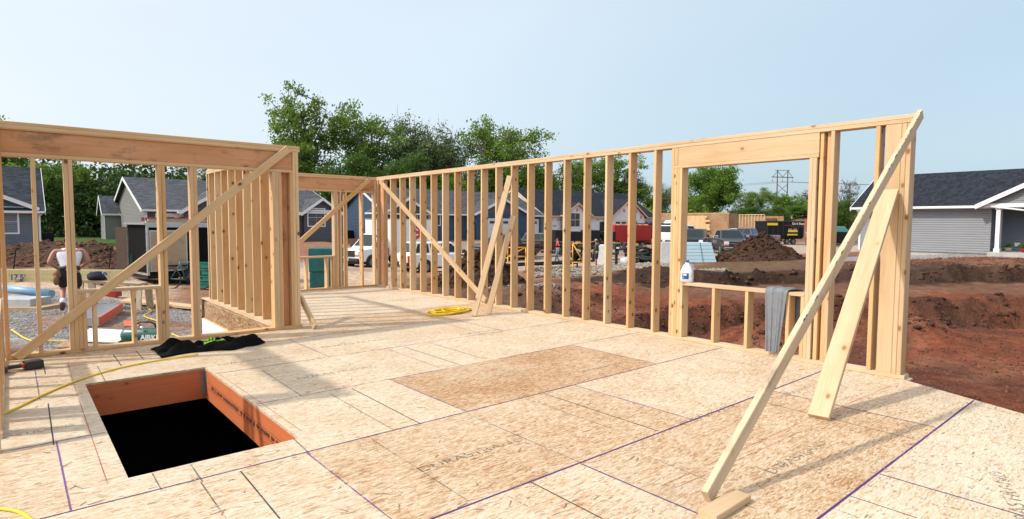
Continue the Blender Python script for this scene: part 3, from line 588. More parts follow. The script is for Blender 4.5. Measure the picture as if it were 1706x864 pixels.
# ------------------------------------------------------------------ terrain
FH = np.array([math.sin(YAW), math.cos(YAW)]); RH_ = np.array([math.cos(YAW), -math.sin(YAW)]); C2 = np.array([CAM.x, CAM.y])
_perm = np.random.default_rng(3).random((256, 256))
def vn(x, y):
    xi, yi = np.floor(x).astype(int), np.floor(y).astype(int); fx, fy = x-xi, y-yi
    fx = fx*fx*(3-2*fx); fy = fy*fy*(3-2*fy); g = lambda a, b: _perm[a % 256, b % 256]
    return (g(xi,yi)*(1-fx)+g(xi+1,yi)*fx)*(1-fy)+(g(xi,yi+1)*(1-fx)+g(xi+1,yi+1)*fx)*fy - .5
def fbm(x, y, o=4, s=1., r=.5):
    t = 0; a = 1.
    for i in range(o): t = t+a*vn(x*s+17.3*i, y*s-9.1*i); s *= 2.03; a *= r
    return t
KN = {-300: [(4,-.6),(9,-.6),(12.5,-.5),(18,-.45),(25,-.3),(31,-.25),(37,-.2),(60,-.2),(150,-.3)],
 100: [(4,-.6),(9,-.6),(12.5,-.5),(18,-.45),(25,-.3),(31,-.25),(37,-.2),(60,-.2),(150,-.3)],
 220: [(4,-.6),(9,-.58),(12,-.6),(15,-.62),(20,-.7),(30,-.55),(44,-.17),(70,-.2),(150,-.3)],
 400: [(4,-.6),(9,-.6),(14,-.7),(20,-.8),(26,-1.0),(34,-.9),(46,-.25),(70,-.2),(150,-.3)],
 540: [(4,-.6),(9,-.6),(14,-.7),(20,-.82),(26,-1.1),(36,-1.2),(46,-.25),(70,-.2),(150,-.3)],
 620: [(4,-.8),(9,-.8),(14,-.85),(20,-.9),(26,-1.2),(40,-1.38),(50,-.8),(62,-.3),(150,-.3)],
 720: [(4,-.9),(9,-.9),(14,-.9),(20,-.85),(26,-1.0),(36,-1.43),(50,-1.0),(64,-.3),(150,-.3)],
 860: [(4,-.95),(9,-.95),(14,-.95),(18,-.92),(24,-1.2),(36,-1.35),(48,-1.2),(66,-.3),(150,-.3)],
 930: [(4,-1.9),(12,-1.9),(14,-1.3),(20,-1.15),(24,-1.1),(36,-1.33),(48,-1.25),(70,-.3),(150,-.3)],
 1000: [(4,-2),(14.5,-2),(16,-1.35),(23,-1.15),(25,-.95),(36,-1.3),(50,-1.25),(75,-.35),(150,-.3)],
 1100: [(4,-2),(17.5,-2),(19,-1.35),(24,-1.15),(25,-.8),(38,-1.04),(50,-.95),(75,-.5),(150,-.3)],
 1240: [(4,-2),(19.4,-2),(20.4,-1.3),(25.0,-1.15),(25.5,-.75),(36,-.78),(46,-.87),(70,-.7),(150,-.3)],
 1400: [(4,-2),(19.5,-2),(20.6,-1.2),(25,-1.0),(25.7,-.5),(33,-.5),(50,-.72),(62,-.83),(150,-.4)],
 1600: [(4,-2),(19.5,-2),(20.6,-1.15),(25,-.95),(25.7,-.45),(31,-.25),(36,-.12),(60,-.1),(150,-.3)],
 2400: [(4,-2),(19.5,-2),(20.6,-1.15),(25,-.95),(25.7,-.45),(31,-.25),(36,-.12),(60,-.1),(150,-.3)]}
KP = sorted(KN); KD = np.array([[k[0] for k in KN[p]] for p in KP]); KZ = np.array([[k[1] for k in KN[p]] for p in KP])
def pd_(x, y):
    dx, dy = x-C2[0], y-C2[1]; dep = dx*FH[0]+dy*FH[1]; lat = dx*RH_[0]+dy*RH_[1]
    az = np.clip(np.arctan2(lat, dep), -.88, .99); return 853+979*np.tan(az), np.hypot(dx, dy)*np.cos(az)
BERMS = []
def berm(px, d, lx, ly, h, a=0.):
    p = C2+FH*d+RH_*((px-853)/979*d); BERMS.append((p[0], p[1], lx, ly, h, a))
berm(60, 28, 3.5, 2.2, .48); berm(170, 29, 3.2, 1.6, .4); berm(120, 24.5, 4, 1.2, .25)
berm(1370, 118, 9, 6, 2.6); berm(1330, 125, 8, 6, 2.2); berm(1100, 120, 16, 6, 3.2); berm(1430, 120, 8, 5, 2.6)
berm(900, 17.5, 1.0, 2.4, .35); berm(960, 20, 1.6, 1.2, .35); berm(1080, 26.5, 2.6, 1., .35); berm(835, 18.5, 1.4, 2.2, .25); berm(1010, 22.5, 2.2, 1.1, .3)
berm(1560, 27.5, 4.2, .9, .10); berm(1690, 27.5, 2.4, 1., .16); berm(1450, 27.5, 3, .9, .08); berm(1283, 16.6, .75, 1.6, .75); berm(1530, 18.2, .9, 1.6, .6)
def gz_np(x, y, detail=True):
    wx, wy = fbm(x, y, 3, .35)*1.5, fbm(x+50, y+31, 3, .35)*1.5
    if detail: wx = wx+fbm(x+9, y, 3, 1.6)*.45; wy = wy+fbm(x, y+77, 3, 1.6)*.45
    px, d = pd_(x+wx*.5, y+wy*.5)
    z = None; kd = [np.interp(px, KP, KD[:, i]) for i in range(9)]; kz = [np.interp(px, KP, KZ[:, i]) for i in range(9)]
    z = kz[0].copy(); steep = np.zeros_like(z)
    for i in range(8):
        t = (d-kd[i])/(kd[i+1]-kd[i]); m = t > 0; tt = np.clip(t, 0, 1)
        z = np.where(m, kz[i]+(kz[i+1]-kz[i])*tt, z)
        sl = np.abs(kz[i+1]-kz[i])/(kd[i+1]-kd[i]); steep = np.where((t > -.15) & (t < 1.15), np.maximum(steep, sl), steep)
    bm_ = np.zeros_like(z)
    for bx, by, lx, ly, h, a in BERMS:
        u, v = (x-bx)*RH_[0]+(y-by)*RH_[1], (x-bx)*FH[0]+(y-by)*FH[1]
        e = np.exp(-((u/lx)**2+(v/ly)**2)); bm_ = bm_+h*e
    steep = np.clip(steep*1.6, 0, 1); rough = np.clip(steep+bm_*1.4, 0, 1)*np.clip(1.6-d/60, .15, 1)
    z = z+bm_
    ridg = 1-np.abs(fbm(x+3, y+8, 4, 1.1))*2
    if detail:
        z = z+rough*(.34*fbm(x, y, 5, .9, .55)+.26*(np.abs(fbm(x, y, 3, 2.6))-.2)+.14*(np.abs(fbm(x+11, y, 3, 6.5))-.15))
        z = z+.035*fbm(x, y, 4, 1.7)+.02*np.clip(1.4-d/25, 0, 1)*fbm(x, y, 3, 7.)
    return z, px, d, rough, steep
def gz(x, y): return float(gz_np(np.array([x]), np.array([y]), False)[0][0])
def gat(px, d):       # a spot of ground d metres out
    p = C2+FH*d+RH_*((px-853)/979*d); return Vector((p[0], p[1], gz(p[0], p[1])))
az = np.unique(np.concatenate([np.linspace(-PI, -.95, 46), np.arange(-.80, .86, .0042), np.linspace(.95, PI, 46)]))
rho = np.concatenate([1.0*np.exp(np.arange(0, 3.9, .0072)), np.exp(np.arange(3.9, 6.7, .03))])
A, Rr = np.meshgrid(az+YAW, rho); X = C2[0]+Rr*np.sin(A); Y = C2[1]+Rr*np.cos(A); nA, nR = len(az), len(rho)
Zt, PX, DD, RO, STP = gz_np(X, Y)
def inpoly(x, y, poly):
    c = np.zeros(x.shape, bool); j = len(poly)-1
    for i in range(len(poly)):
        xi, yi = poly[i]; xj, yj = poly[j]
        c ^= ((yi > y) != (yj > y)) & (x < (xj-xi)*(y-yi)/(yj-yi+1e-12)+xi); j = i
    return c
INS = [(-6.53,-10.85),(-6.53,.035),(-3.58,.035),(-3.58,4.22),(.115,4.22),(.115,-6.31),(-.02,-6.315),(-2.18,-10.85)]
Zt = np.where(inpoly(X, Y, INS), -3.4, Zt)
# soil kinds: red subsoil, dark topsoil, tan compacted road, grey gravel, grass
def sm(a, b, x): t = np.clip((x-a)/(b-a), 0, 1); return t*t*(3-2*t)
def band(x, a, b, w): return sm(a-w, a+w, x)*(1-sm(b-w, b+w, x))
nz = fbm(X, Y, 4, .45)+.4*fbm(X, Y, 3, 2.); pn, dn = PX+nz*30, DD*(1+nz*.06)
red = np.array([.185,.056,.028]); dry = np.array([.27,.145,.088]); topsoil = np.array([.036,.023,.016]); tan = np.array([.50,.37,.275]); grav = np.array([.34,.33,.32]); grass = np.array([.055,.095,.025]); pink = np.array([.42,.325,.26])
col = np.zeros(X.shape+(3,))+dry
def lay(c, w): 
    global col
    col = col*(1-w[..., None])+c*w[..., None]
exc = sm(880, 960, pn)*(1-sm(25.5, 27.5, dn)); lay(red*(.92+.5*fbm(X,Y,3,.6)[...,None]), exc); lay(np.array([.225,.095,.056]), exc*np.clip(2.2*fbm(X+20,Y,4,.8)-.15,0,1)*.8); lay(np.array([.10,.04,.025]), exc*np.clip(2.4*fbm(X,Y+40,4,.5)-.2,0,1)*.8)
led = sm(880, 960, pn)*band(dn, 21.4, 25., .5); lay(np.array([.17,.10,.065]), led*.6)
dk = np.clip(sm(.22, .5, STP)*sm(620, 700, pn)*np.where(DD > 22.4, 1., .45)+band(dn, 24.6, 27.2, .5)*sm(900, 980, pn), 0, 1)*(DD < 33); lay(topsoil*(1+.9*fbm(X,Y,3,1.3)[...,None]), np.clip(dk*1.1, 0, 1)*.92)
mid = sm(600, 660, pn)*(1-sm(900, 960, pn))*band(dn, 12, 26, 1.5); lay(np.array([.10,.055,.037]), mid*.9)
midg = band(pn, 815, 925, 25)*band(dn, 19, 25.5, 1.); lay(grav*.9, midg*np.clip(.5+2.2*nz, 0, 1))
topf = sm(1120, 1200, pn)*band(dn, 26.5, 41, 1.5); lay(np.array([.115,.06,.038]), topf*.85)
lay(np.array([.215,.095,.06]), sm(1480, 1560, pn)*band(dn, 27.5, 33, 1.)*.8); lay(grav*.85, sm(1395, 1440, pn)*band(dn, 32, 37, .8)*.8)
gl_ = (1-sm(340, 400, pn))*band(dn, 7, 15.2, .8); lay(grav, gl_*np.clip(.75+2.5*nz, 0, 1)); lay(np.array([.16,.075,.045]), (1-sm(40, 70, pn))*(1-sm(9.6, 10.6, dn)))
lay(np.array([.22,.11,.07]), band(pn, 60, 345, 20)*band(dn, 10.8, 12.2, .3)*.7)
lay(tan, (1-sm(250, 300, pn))*band(dn, 15.4, 21.5, .7)); lay(topsoil*1.7, (1-sm(235, 265, pn))*band(dn, 22.5, 29.5, .8)*.95); lay(np.array([.30,.155,.10]), (1-sm(260, 290, pn))*band(dn, 30, 36, .6)*.8)
lay(grav*.9, band(pn, 480, 640, 10)*band(dn, 29, 37, 1)*(1-sm(545, 585, pn))); lay(tan, band(pn, 330, 660, 30)*band(dn, 20, 32, 2)); lay(np.array([.27,.13,.08]), band(pn, 480, 680, 20)*band(dn, 37, 45, 1)*.9)
lay(pink, band(pn, 560, 1130, 20)*band(dn, 33.5, 47, 1.5)); lay(pink, band(pn, 1130, 1480, 20)*band(dn, 43, 70, 2)); lay(np.array([.24,.115,.07]), band(pn, 1290, 1480, 15)*band(dn, 38.5, 44.5, .7)*.8)
lay(np.array([.30,.28,.25])*1., band(pn, 640, 1120, 30)*band(dn, 49, 62, 2)*.6)
far = sm(76, 84, DD); lay(np.array([.21,.10,.065]), far*sm(1040, 1100, PX)); lay(grass, far*(1-sm(1000, 1080, PX))); lay(grass*1.1, (1-sm(190, 230, PX))*sm(37, 40, DD)); lay(grass, sm(150, 200, DD))
spk = fbm(X, Y, 2, 9.); col = np.clip(col*(1+.5*spk[..., None]*np.clip(1.5-DD[..., None]/40, 0, 1)), .004, .9)
lay(grass*1.5, np.clip(band(pn, 1180, 1330, 30)*band(dn, 29, 33, .7)*sm(.05, .3, fbm(X+5, Y, 3, 2.2)), 0, 1)*.7)
me = D.meshes.new('ground'); nv = nA*nR; me.vertices.add(nv); me.vertices.foreach_set('co', np.stack([X, Y, Zt], -1).reshape(-1).astype(np.float32))
I, J = np.meshgrid(np.arange(nR-1), np.arange(nA-1), indexing='ij'); q = np.stack([I*nA+J, I*nA+J+1, (I+1)*nA+J+1, (I+1)*nA+J], -1).reshape(-1, 4)[:, ::-1]
me.loops.add(q.size); me.polygons.add(len(q)); me.loops.foreach_set('vertex_index', q.reshape(-1).astype(np.int32)); me.polygons.foreach_set('loop_start', np.arange(0, q.size, 4, dtype=np.int32)); me.polygons.foreach_set('use_smooth', np.ones(len(q), bool)); me.update(calc_edges=True)
ca = me.attributes.new('soil', 'FLOAT_COLOR', 'POINT'); ca.data.foreach_set('color', np.concatenate([col, np.ones(col.shape[:2]+(1,))], -1).reshape(-1).astype(np.float32))
def soil_mat(name, attr=None, base=(.1,.05,.03), bs=1.):
    m = D.materials.new(name); nt, ns, L, b = nodes(m); tc = ns.new('ShaderNodeTexCoord'); P = tc.outputs['Object']
    n1 = tex(nt, P, 2.5, 8, .65); n2 = tex(nt, P, 22, 6, .7); v = tex(nt, P, 16, kind='voronoi'); v2 = tex(nt, P, 45, kind='voronoi')
    f = math_(nt, 'ADD', math_(nt, 'MULTIPLY', n1.outputs[0], .55), math_(nt, 'MULTIPLY', n2.outputs[0], .45))
    r = ramp(nt, [(.32,(.55,.53,.51)), (.5,(1,1,1)), (.68,(1.5,1.48,1.45))], f)
    if attr: a = ns.new('ShaderNodeAttribute'); a.attribute_name = attr; c0 = a.outputs['Color']
    else: c0 = base
    c = mixc(nt, c0, r.outputs[0], 1., 'MULTIPLY')
    s = ns.new('ShaderNodeSeparateColor'); L.new(v2.outputs['Color'], s.inputs[0])
    c = mixc(nt, c, (.40,.36,.31), math_(nt, 'MULTIPLY', math_(nt, 'GREATER_THAN', s.outputs[0], .95), .12))
    L.new(c, b.inputs['Base Color']); b.inputs['Roughness'].default_value = .95; b.inputs['Specular IOR Level'].default_value = .12
    h = math_(nt, 'ADD', math_(nt, 'ADD', math_(nt, 'MULTIPLY', n1.outputs[0], .8), math_(nt, 'MULTIPLY', n2.outputs[0], .35)), math_(nt, 'MULTIPLY', v.outputs['Distance'], .25))
    bump(nt, b, h, .85, .12*bs); return m
SOIL = soil_mat('soil', 'soil'); MOUND = soil_mat('mound_soil', None, (.062,.034,.022)); CLOD = soil_mat('clod_soil', None, (.085,.045,.029)); CLODR = soil_mat('red_clod_soil', None, (.15,.068,.043))
gr_o = link('ground', me, SOIL); tag(gr_o, kind='structure')
# ------------------------------------------------------------------ stones and clods
ico = bmesh.new(); bmesh.ops.create_icosphere(ico, subdivisions=1, radius=1); IV = np.array([v.co[:] for v in ico.verts]); IF = np.array([[v.index for v in f.verts] for f in ico.faces]); ico.free()
def scatter(name, pts, smin, smax, m, flat=.7, kind='stuff', pw=2.):
    n = len(pts); P = np.array(pts); s = smin+(smax-smin)*rng.random(n)**pw
    jit = 1+.95*(rng.random((n, len(IV)))-.5); sc = np.stack([.8+.5*rng.random(n), .8+.5*rng.random(n), flat*(.7+.5*rng.random(n))], -1)
    a = rng.random(n)*6.28; V = IV[None]*jit[..., None]*sc[:, None]*s[:, None, None]
    V = np.stack([V[..., 0]*np.cos(a)[:, None]-V[..., 1]*np.sin(a)[:, None], V[..., 0]*np.sin(a)[:, None]+V[..., 1]*np.cos(a)[:, None], V[..., 2]], -1)+P[:, None]
    Fc = IF[None]+np.arange(n)[:, None, None]*len(IV); me = D.meshes.new(name); me.vertices.add(n*len(IV)); me.vertices.foreach_set('co', V.reshape(-1).astype(np.float32))
    me.loops.add(Fc.size); me.polygons.add(n*len(IF)); me.loops.foreach_set('vertex_index', Fc.reshape(-1).astype(np.int32)); me.polygons.foreach_set('loop_start', np.arange(0, Fc.size, 3, dtype=np.int32)); me.update(calc_edges=True)
    o = link(name, me, m); 
    if kind: o['kind'] = kind
    return o
def field(n, p0, p1, d0, d1, keep=None, sink=0.):
    px = p0+(p1-p0)*rng.random(n); d = np.sqrt(d0**2+(d1**2-d0**2)*rng.random(n)); P = C2[None]+FH[None]*d[:, None]+RH_[None]*((px-853)/979*d)[:, None]
    z = gz_np(P[:, 0], P[:, 1])[0]; out = np.stack([P[:, 0], P[:, 1], z-sink], -1)
    ok = ~inpoly(P[:, 0], P[:, 1], [(-6.7,-11),(-6.7,.2),(-3.75,.2),(-3.75,4.4),(.3,4.4),(.3,-6.3),(-2,-11)])
    if keep is not None: ok &= keep(P[:, 0], P[:, 1], px, d)
    return out[ok]
GRV = mat('grey_stone', (.27,.265,.26), .9, 0, .35, 7, .2); ROCK = mat('pale_rubble', (.27,.235,.19), .9, 0, .3, 2.5, .3, 9)
ng = lambda x, y, px, d: fbm(x, y, 4, .45)+.4*fbm(x, y, 3, 2.) > -.22
scatter('gravel', field(30000, -30, 350, 8.2, 15, lambda x, y, px, d: ng(x, y, px, d) & ~((d > 10.9) & (d < 12.1) & (px > 60)) & ~((px < 50) & (d < 10))), .007, .024, GRV)
gp_ = field(9000, 885, 1125, 28.5, 36.5, lambda x, y, px, d: fbm(x, y, 3, .5) > -.35); gp_[:, 2] += .14*rng.random(len(gp_))
scatter('rubble', gp_, .025, .10, ROCK)
scatter('rubble', field(500, 1120, 1215, 27.0, 29.5, lambda x, y, px, d: fbm(x, y, 3, .6) > .08), .02, .09, ROCK)
scatter('gravel', field(3500, 810, 925, 18, 25, lambda x, y, px, d: fbm(x+4, y, 3, .5) > -.05), .02, .07, GRV)
scatter('gravel', field(5000, 1380, 1760, 31.5, 35), .02, .05, GRV)
def cl(x, y, px, d): return gz_np(x, y)[3] > .42
scatter('dirt_clods', field(9000, 640, 1760, 10, 30, cl), .02, .12, CLOD, .75, pw=4.)
scatter('dirt_clods', field(2600, -60, 250, 22.5, 30), .02, .12, CLODR, .8, pw=3.)
scatter('dirt_clods', field(9000, 900, 1800, 8, 20), .012, .06, CLODR, .7, pw=4.)
scatter('dirt_clods', field(1500, 1400, 1800, 26.5, 31), .02, .10, CLODR, .8, pw=4.)
def heap(name, label, px, d, w, dep, h, m, seed, clods=2200):
    c = gat(px, d); mb = MB(); nu, nr = 96, 40; vs = []
    def hz(r, a):
        x, y = r*math.cos(a), r*math.sin(a); k = max(0, 1-r)
        base = h*(k**.9)*(1+.30*noise.noise((x*1.6+seed, y*1.6, 1)))
        return max(-.3, base+(.22*noise.noise((x*4+seed, y*4, 2))+.10*noise.noise((x*11, y*11+seed, 4))+.05*noise.noise((x*25, y*25, seed)))*h*min(1, .25+1.8*k)-.03)
    for i in range(nr+1):
        for k in range(nu):
            r, a = i/nr, 2*PI*k/nu; rr = r*(1+.18*noise.noise((math.cos(a)*1.5, math.sin(a)*1.5, seed)))
            vs.append((c.x+w/2*rr*math.cos(a)*RH_[0]+dep/2*rr*math.sin(a)*FH[0], c.y+w/2*rr*math.cos(a)*RH_[1]+dep/2*rr*math.sin(a)*FH[1], c.z+hz(r, a)-(.12 if r > .97 else 0)))
    fs = [(i*nu+k, (i+1)*nu+k, (i+1)*nu+(k+1)%nu, i*nu+(k+1)%nu) for i in range(nr) for k in range(nu)]
    mb.add(vs, fs, 0, True); o = mb.build(name, m); tag(o, label, 'dirt mound')
    idx = rng.integers(nu*2, len(vs), clods); s = scatter('dirt_clods', np.array([vs[i] for i in idx])+rng.normal(0, .03, (clods, 3)), .02, .11, m, .8, pw=3.)
    s.parent = o; s['kind'] = 'stuff'
heap('dirt_mound', 'big cone of dark brown excavated dirt in front of the parked pickups', 1268, 36.5, 5.8, 4.4, 1.62, MOUND, 3)
heap('dirt_mound', 'dark lumpy dirt mound seen through the middle studs of the long wall', 797, 22.5, 4.4, 2.8, 1.45, MOUND, 8, 1600)
# ------------------------------------------------------------------ trees
TOPZ = {}
def tree_meshes(seed, H=10., rx=3.2, rz=4.2, zc=6., clumps=110, leaves=85, leaf=.36, sig=.5, shell=.55, bare=0, trunk=.22, lobes=5):
    rd_ = random.Random(seed); rg = np.random.default_rng(seed); mb = MB()
    top = [(0,0,-.4)]
    for i in range(1, 8): top.append((rd_.uniform(-.03,.03)*H*i/7+top[-1][0]*.6, rd_.uniform(-.03,.03)*H*i/7, (zc+rz*.45)*i/7))
    mb.tube(top, [trunk*(1.25 if i == 0 else 1)*(1-i/8.5) for i in range(8)], 7)
    lob = [(rd_.uniform(-.55,.55)*rx, rd_.uniform(-.55,.55)*rx, zc+rd_.uniform(-.5,.55)*rz, rd_.uniform(.5,.8)) for _ in range(lobes)]+[(0,0,zc+rz*.25,.75)]
    cs = []
    while len(cs) < clumps:
        l = rd_.choice(lob); u = Vector((rd_.gauss(0,1), rd_.gauss(0,1), rd_.gauss(0,1))).normalized()*(shell+(1-shell)*rd_.random())*l[3]
        c = Vector((l[0]+u.x*rx, l[1]+u.y*rx, l[2]+u.z*rz*.75))
        if c.z > .12*H and math.hypot(c.x, c.y) < rx*1.12: cs.append(c)
    limbs = []
    for k in range(9):
        i = 2+k % 5; p0 = Vector(top[i]); a = 2.4*k+rd_.random(); e = Vector((math.cos(a)*rx*.6, math.sin(a)*rx*.6, min(p0.z+rz*.75, zc+rz*.7)))
        m1 = p0.lerp(e, .5)+Vector((rd_.uniform(-.3,.3), rd_.uniform(-.3,.3), -.05*H)); pts = [p0, m1, e]; limbs.append(pts)
        mb.tube(cordpath(pts, 6), [trunk*.5*(1-t/8.5) for t in range(len(cordpath(pts, 6)))], 5)
    anchors = [p for l in limbs for p in cordpath(l, 6)]+[Vector(t) for t in top[3:]]
    for c in cs:
        a = min(anchors, key=lambda p: (p-c).length); m1 = a.lerp(c, .5)+Vector((rd_.uniform(-.2,.2), rd_.uniform(-.2,.2), rd_.uniform(-.1,.25)))
        mb.tube([a, m1, c], [.05, .032, .012], 4)
        for _ in range(bare):
            e = c+Vector((rd_.gauss(0,.5), rd_.gauss(0,.5), abs(rd_.gauss(0,.6)))); mb.tube([m1, c.lerp(e, .4), e], [.024, .016, .006], 3, caps=False)
    tm = D.meshes.new('trunk'); tm.from_pydata(mb.v, [], mb.f); tm.update()
    n = clumps*leaves; C = np.repeat(np.array([c[:] for c in cs]), leaves, 0); cl_t = np.repeat(rg.random(clumps), leaves)
    P = C+rg.normal(0, 1, (n, 3))*np.array([sig, sig, sig*.75]); U = rg.normal(0, 1, (n, 3)); U /= np.linalg.norm(U, axis=1)[:, None]; Wv = rg.normal(0, 1, (n, 3)); Wv = np.cross(U, Wv); Wv /= np.linalg.norm(Wv, axis=1)[:, None]
    s = (leaf*(.55+.9*rg.random(n)))[:, None]*.5
    V = np.stack([P-U*s, P+Wv*s*.62, P+U*s, P-Wv*s*.62], 1)
    lm = D.meshes.new('crown'); lm.vertices.add(n*4); lm.vertices.foreach_set('co', V.reshape(-1).astype(np.float32)); lm.loops.add(n*4); lm.polygons.add(n); lm.loops.foreach_set('vertex_index', np.arange(n*4, dtype=np.int32)); lm.polygons.foreach_set('loop_start', np.arange(0, n*4, 4, dtype=np.int32)); lm.update(calc_edges=True)
    TOPZ[seed] = float(np.percentile(V[..., 2], 99.8))
    at2 = lm.attributes.new('leaf', 'FLOAT', 'FACE'); at2.data.foreach_set('value', (cl_t*.55+rg.random(n)*.45).astype(np.float32))
    return tm, lm
def leaf_mat(name, a, b_):
    m = D.materials.new(name); nt, ns, L, b = nodes(m); at3 = ns.new('ShaderNodeAttribute'); at3.attribute_name = 'leaf'
    r = ramp(nt, [(.1, a), (.9, b_)], at3.outputs['Fac']); L.new(r.outputs[0], b.inputs['Base Color']); b.inputs['Roughness'].default_value = .6; b.inputs['Specular IOR Level'].default_value = .25
    tr = ns.new('ShaderNodeBsdfTranslucent'); L.new(r.outputs[0], tr.inputs[0]); mx = ns.new('ShaderNodeMixShader'); mx.inputs[0].default_value = .42; L.new(b.outputs[0], mx.inputs[1]); L.new(tr.outputs[0], mx.inputs[2]); L.new(mx.outputs[0], ns['Material Output'].inputs[0]); return m
LEAF = {'deep': leaf_mat('leaf_deep', (.022,.052,.010), (.065,.125,.024)), 'mid': leaf_mat('leaf_mid', (.095,.180,.022), (.235,.345,.06)), 'dark': leaf_mat('leaf_dark', (.048,.105,.016), (.125,.21,.04)), 'pale': leaf_mat('leaf_pale', (.10,.155,.045), (.20,.275,.085)), 'fresh': leaf_mat('leaf_fresh', (.07,.15,.016), (.18,.30,.04)), 'grey': leaf_mat('leaf_grey', (.075,.095,.055), (.14,.16,.09))}
BARK = mat('bark', (.085,.072,.058), .9, 0, .3, 3)
PROTO = {'tall': tree_meshes(1, 10, 3.0, 4.6, 5.9, 190, 66, .20, .27, .4, lobes=8), 'wide': tree_meshes(2, 10, 3.9, 4.2, 5.8, 210, 66, .20, .29, .4, lobes=9), 'sparse': tree_meshes(3, 10, 3.2, 4.3, 5.8, 150, 44, .19, .42, .3, 4), 'round': tree_meshes(4, 10, 4.6, 4.4, 5.6, 260, 120, .24, .42, .45, lobes=10), 'bushy': tree_meshes(5, 10, 4.2, 4.8, 4.9, 230, 115, .26, .5, .3, lobes=8), 'bare': tree_meshes(6, 10, 3.4, 4.2, 5.9, 110, 5, .2, .4, .3, 6), 'slim': tree_meshes(7, 10, 2.0, 4.7, 5.3, 130, 80, .30, .42, .3)}
used = set()
def tree(kind, px, ytop, d, wpx, leafm, label, group='trees along the horizon'):
    g = gat(px, d); h = 1.449+(371.5+(px-853)*.0052-ytop)/979*d-g.z; tm, lm = PROTO[kind]
    wd = {'tall': 3.35, 'wide': 4.2, 'sparse': 3.5, 'round': 4.9, 'bushy': 4.6, 'bare': 3.8, 'slim': 2.3}[kind]
    s = h/TOPZ[{'tall':1,'wide':2,'sparse':3,'round':4,'bushy':5,'bare':6,'slim':7}[kind]]; sx = (wpx/979*d/2)/wd
    o = thing('tree', g, label, 'tree', group, rz=random.uniform(0, 6.28)); Mx = WM[o.name] @ Matrix.Diagonal((sx, sx, s, 1))
    key = (kind, leafm); 
    if key not in used:
        used.add(key); lm2 = lm.copy(); lm2.name = 'crown'; lm2.materials.clear(); lm2.materials.append(LEAF[leafm]); PROTO[key] = lm2
    if not tm.materials: tm.materials.append(BARK)
    link('crown', PROTO[key], None, o, Mx); link('trunk', tm, None, o, Mx); return o
TREES = [('tall',18,196,64,150,'mid','leafy tree rising above the header at the far left edge'),
 ('wide',86,262,60,120,'mid','broad dark tree just right of the blue house at far left'),('bushy',140,300,66,95,'deep','dense dark tree in the gap between the two left houses'),('tall',178,312,72,80,'deep','dark slim crown touching the left gable of the taupe house'),
 ('tall',212,274,76,62,'mid','tree crown poking up behind the left ridge end of the taupe house'),('bushy',262,292,92,50,'mid','low crown peeking over the middle of the taupe house roof'),('sparse',300,284,95,70,'pale','pale willowy tree behind the taupe house roof between two studs'),('sparse',352,268,98,60,'pale','thin pale treetop above the front wall header left of the corner'),
 ('tall',515,148,104,140,'mid','tallest tree of the photo behind the corner of the front wall'),('wide',485,226,100,95,'mid','tree leaning left out of the tallest tree behind the front wall'),('wide',618,178,108,150,'mid','large leafy tree right beside the tallest tree'),('bushy',575,262,98,130,'dark','dark low tree under the gap between the two tallest trees'),('bushy',665,258,100,110,'dark','dark low tree above the far corner of the deck walls'),
 ('sparse',700,195,110,125,'pale','airy half leafed tree with open branches left of centre'),('sparse',748,212,112,110,'pale','airy half leafed tree at the right end of the tall group'),('bushy',735,286,104,120,'mid','low bushy tree beneath the airy half leafed trees'),
 ('wide',842,198,112,160,'mid','large round tree standing alone right of the tall group'),('bushy',800,270,108,80,'dark','dark low tree at the left foot of the lone large tree'),('bushy',905,275,110,80,'mid','low tree at the right foot of the lone large tree'),
 ('wide',958,260,118,110,'mid','tree behind the house wrapped in white sheeting, left one'),('tall',1022,256,120,120,'mid','tree behind the garage gable of the white wrapped house'),('sparse',1058,290,122,60,'pale','thin tree at the right end of the white wrapped house'),
 ('sparse',1108,306,130,40,'pale','pale small tree just left of the window opening'),('slim',1085,330,126,40,'mid','small dark tree behind the black dump trailer'),
 ('round',1186,276,132,100,'fresh','big round bright green tree seen through the window opening'),('bushy',1150,325,128,60,'mid','bush like tree at the left jamb of the window opening'),('wide',1252,314,124,72,'mid','medium tree right of the big round tree in the window opening'),('bushy',1232,345,118,70,'dark','dark low tree behind the strand board house'),
 ('wide',1300,322,128,66,'fresh','bright green tree below the wooden power pole'),('bushy',1285,345,116,60,'dark','dark shrub like tree right behind the stud frame of the strand board house'),('sparse',1345,318,150,56,'grey','greyish thin tree right of the power pole'),('bushy',1338,342,120,64,'fresh','bright bushy tree above the black dump trailer with lettering'),
 ('bare',1412,300,96,62,'grey','nearly bare branching tree left of the grey right house'),('bushy',1396,332,94,50,'dark','dark tree under the nearly bare tree')]
for t in TREES: tree(*t)
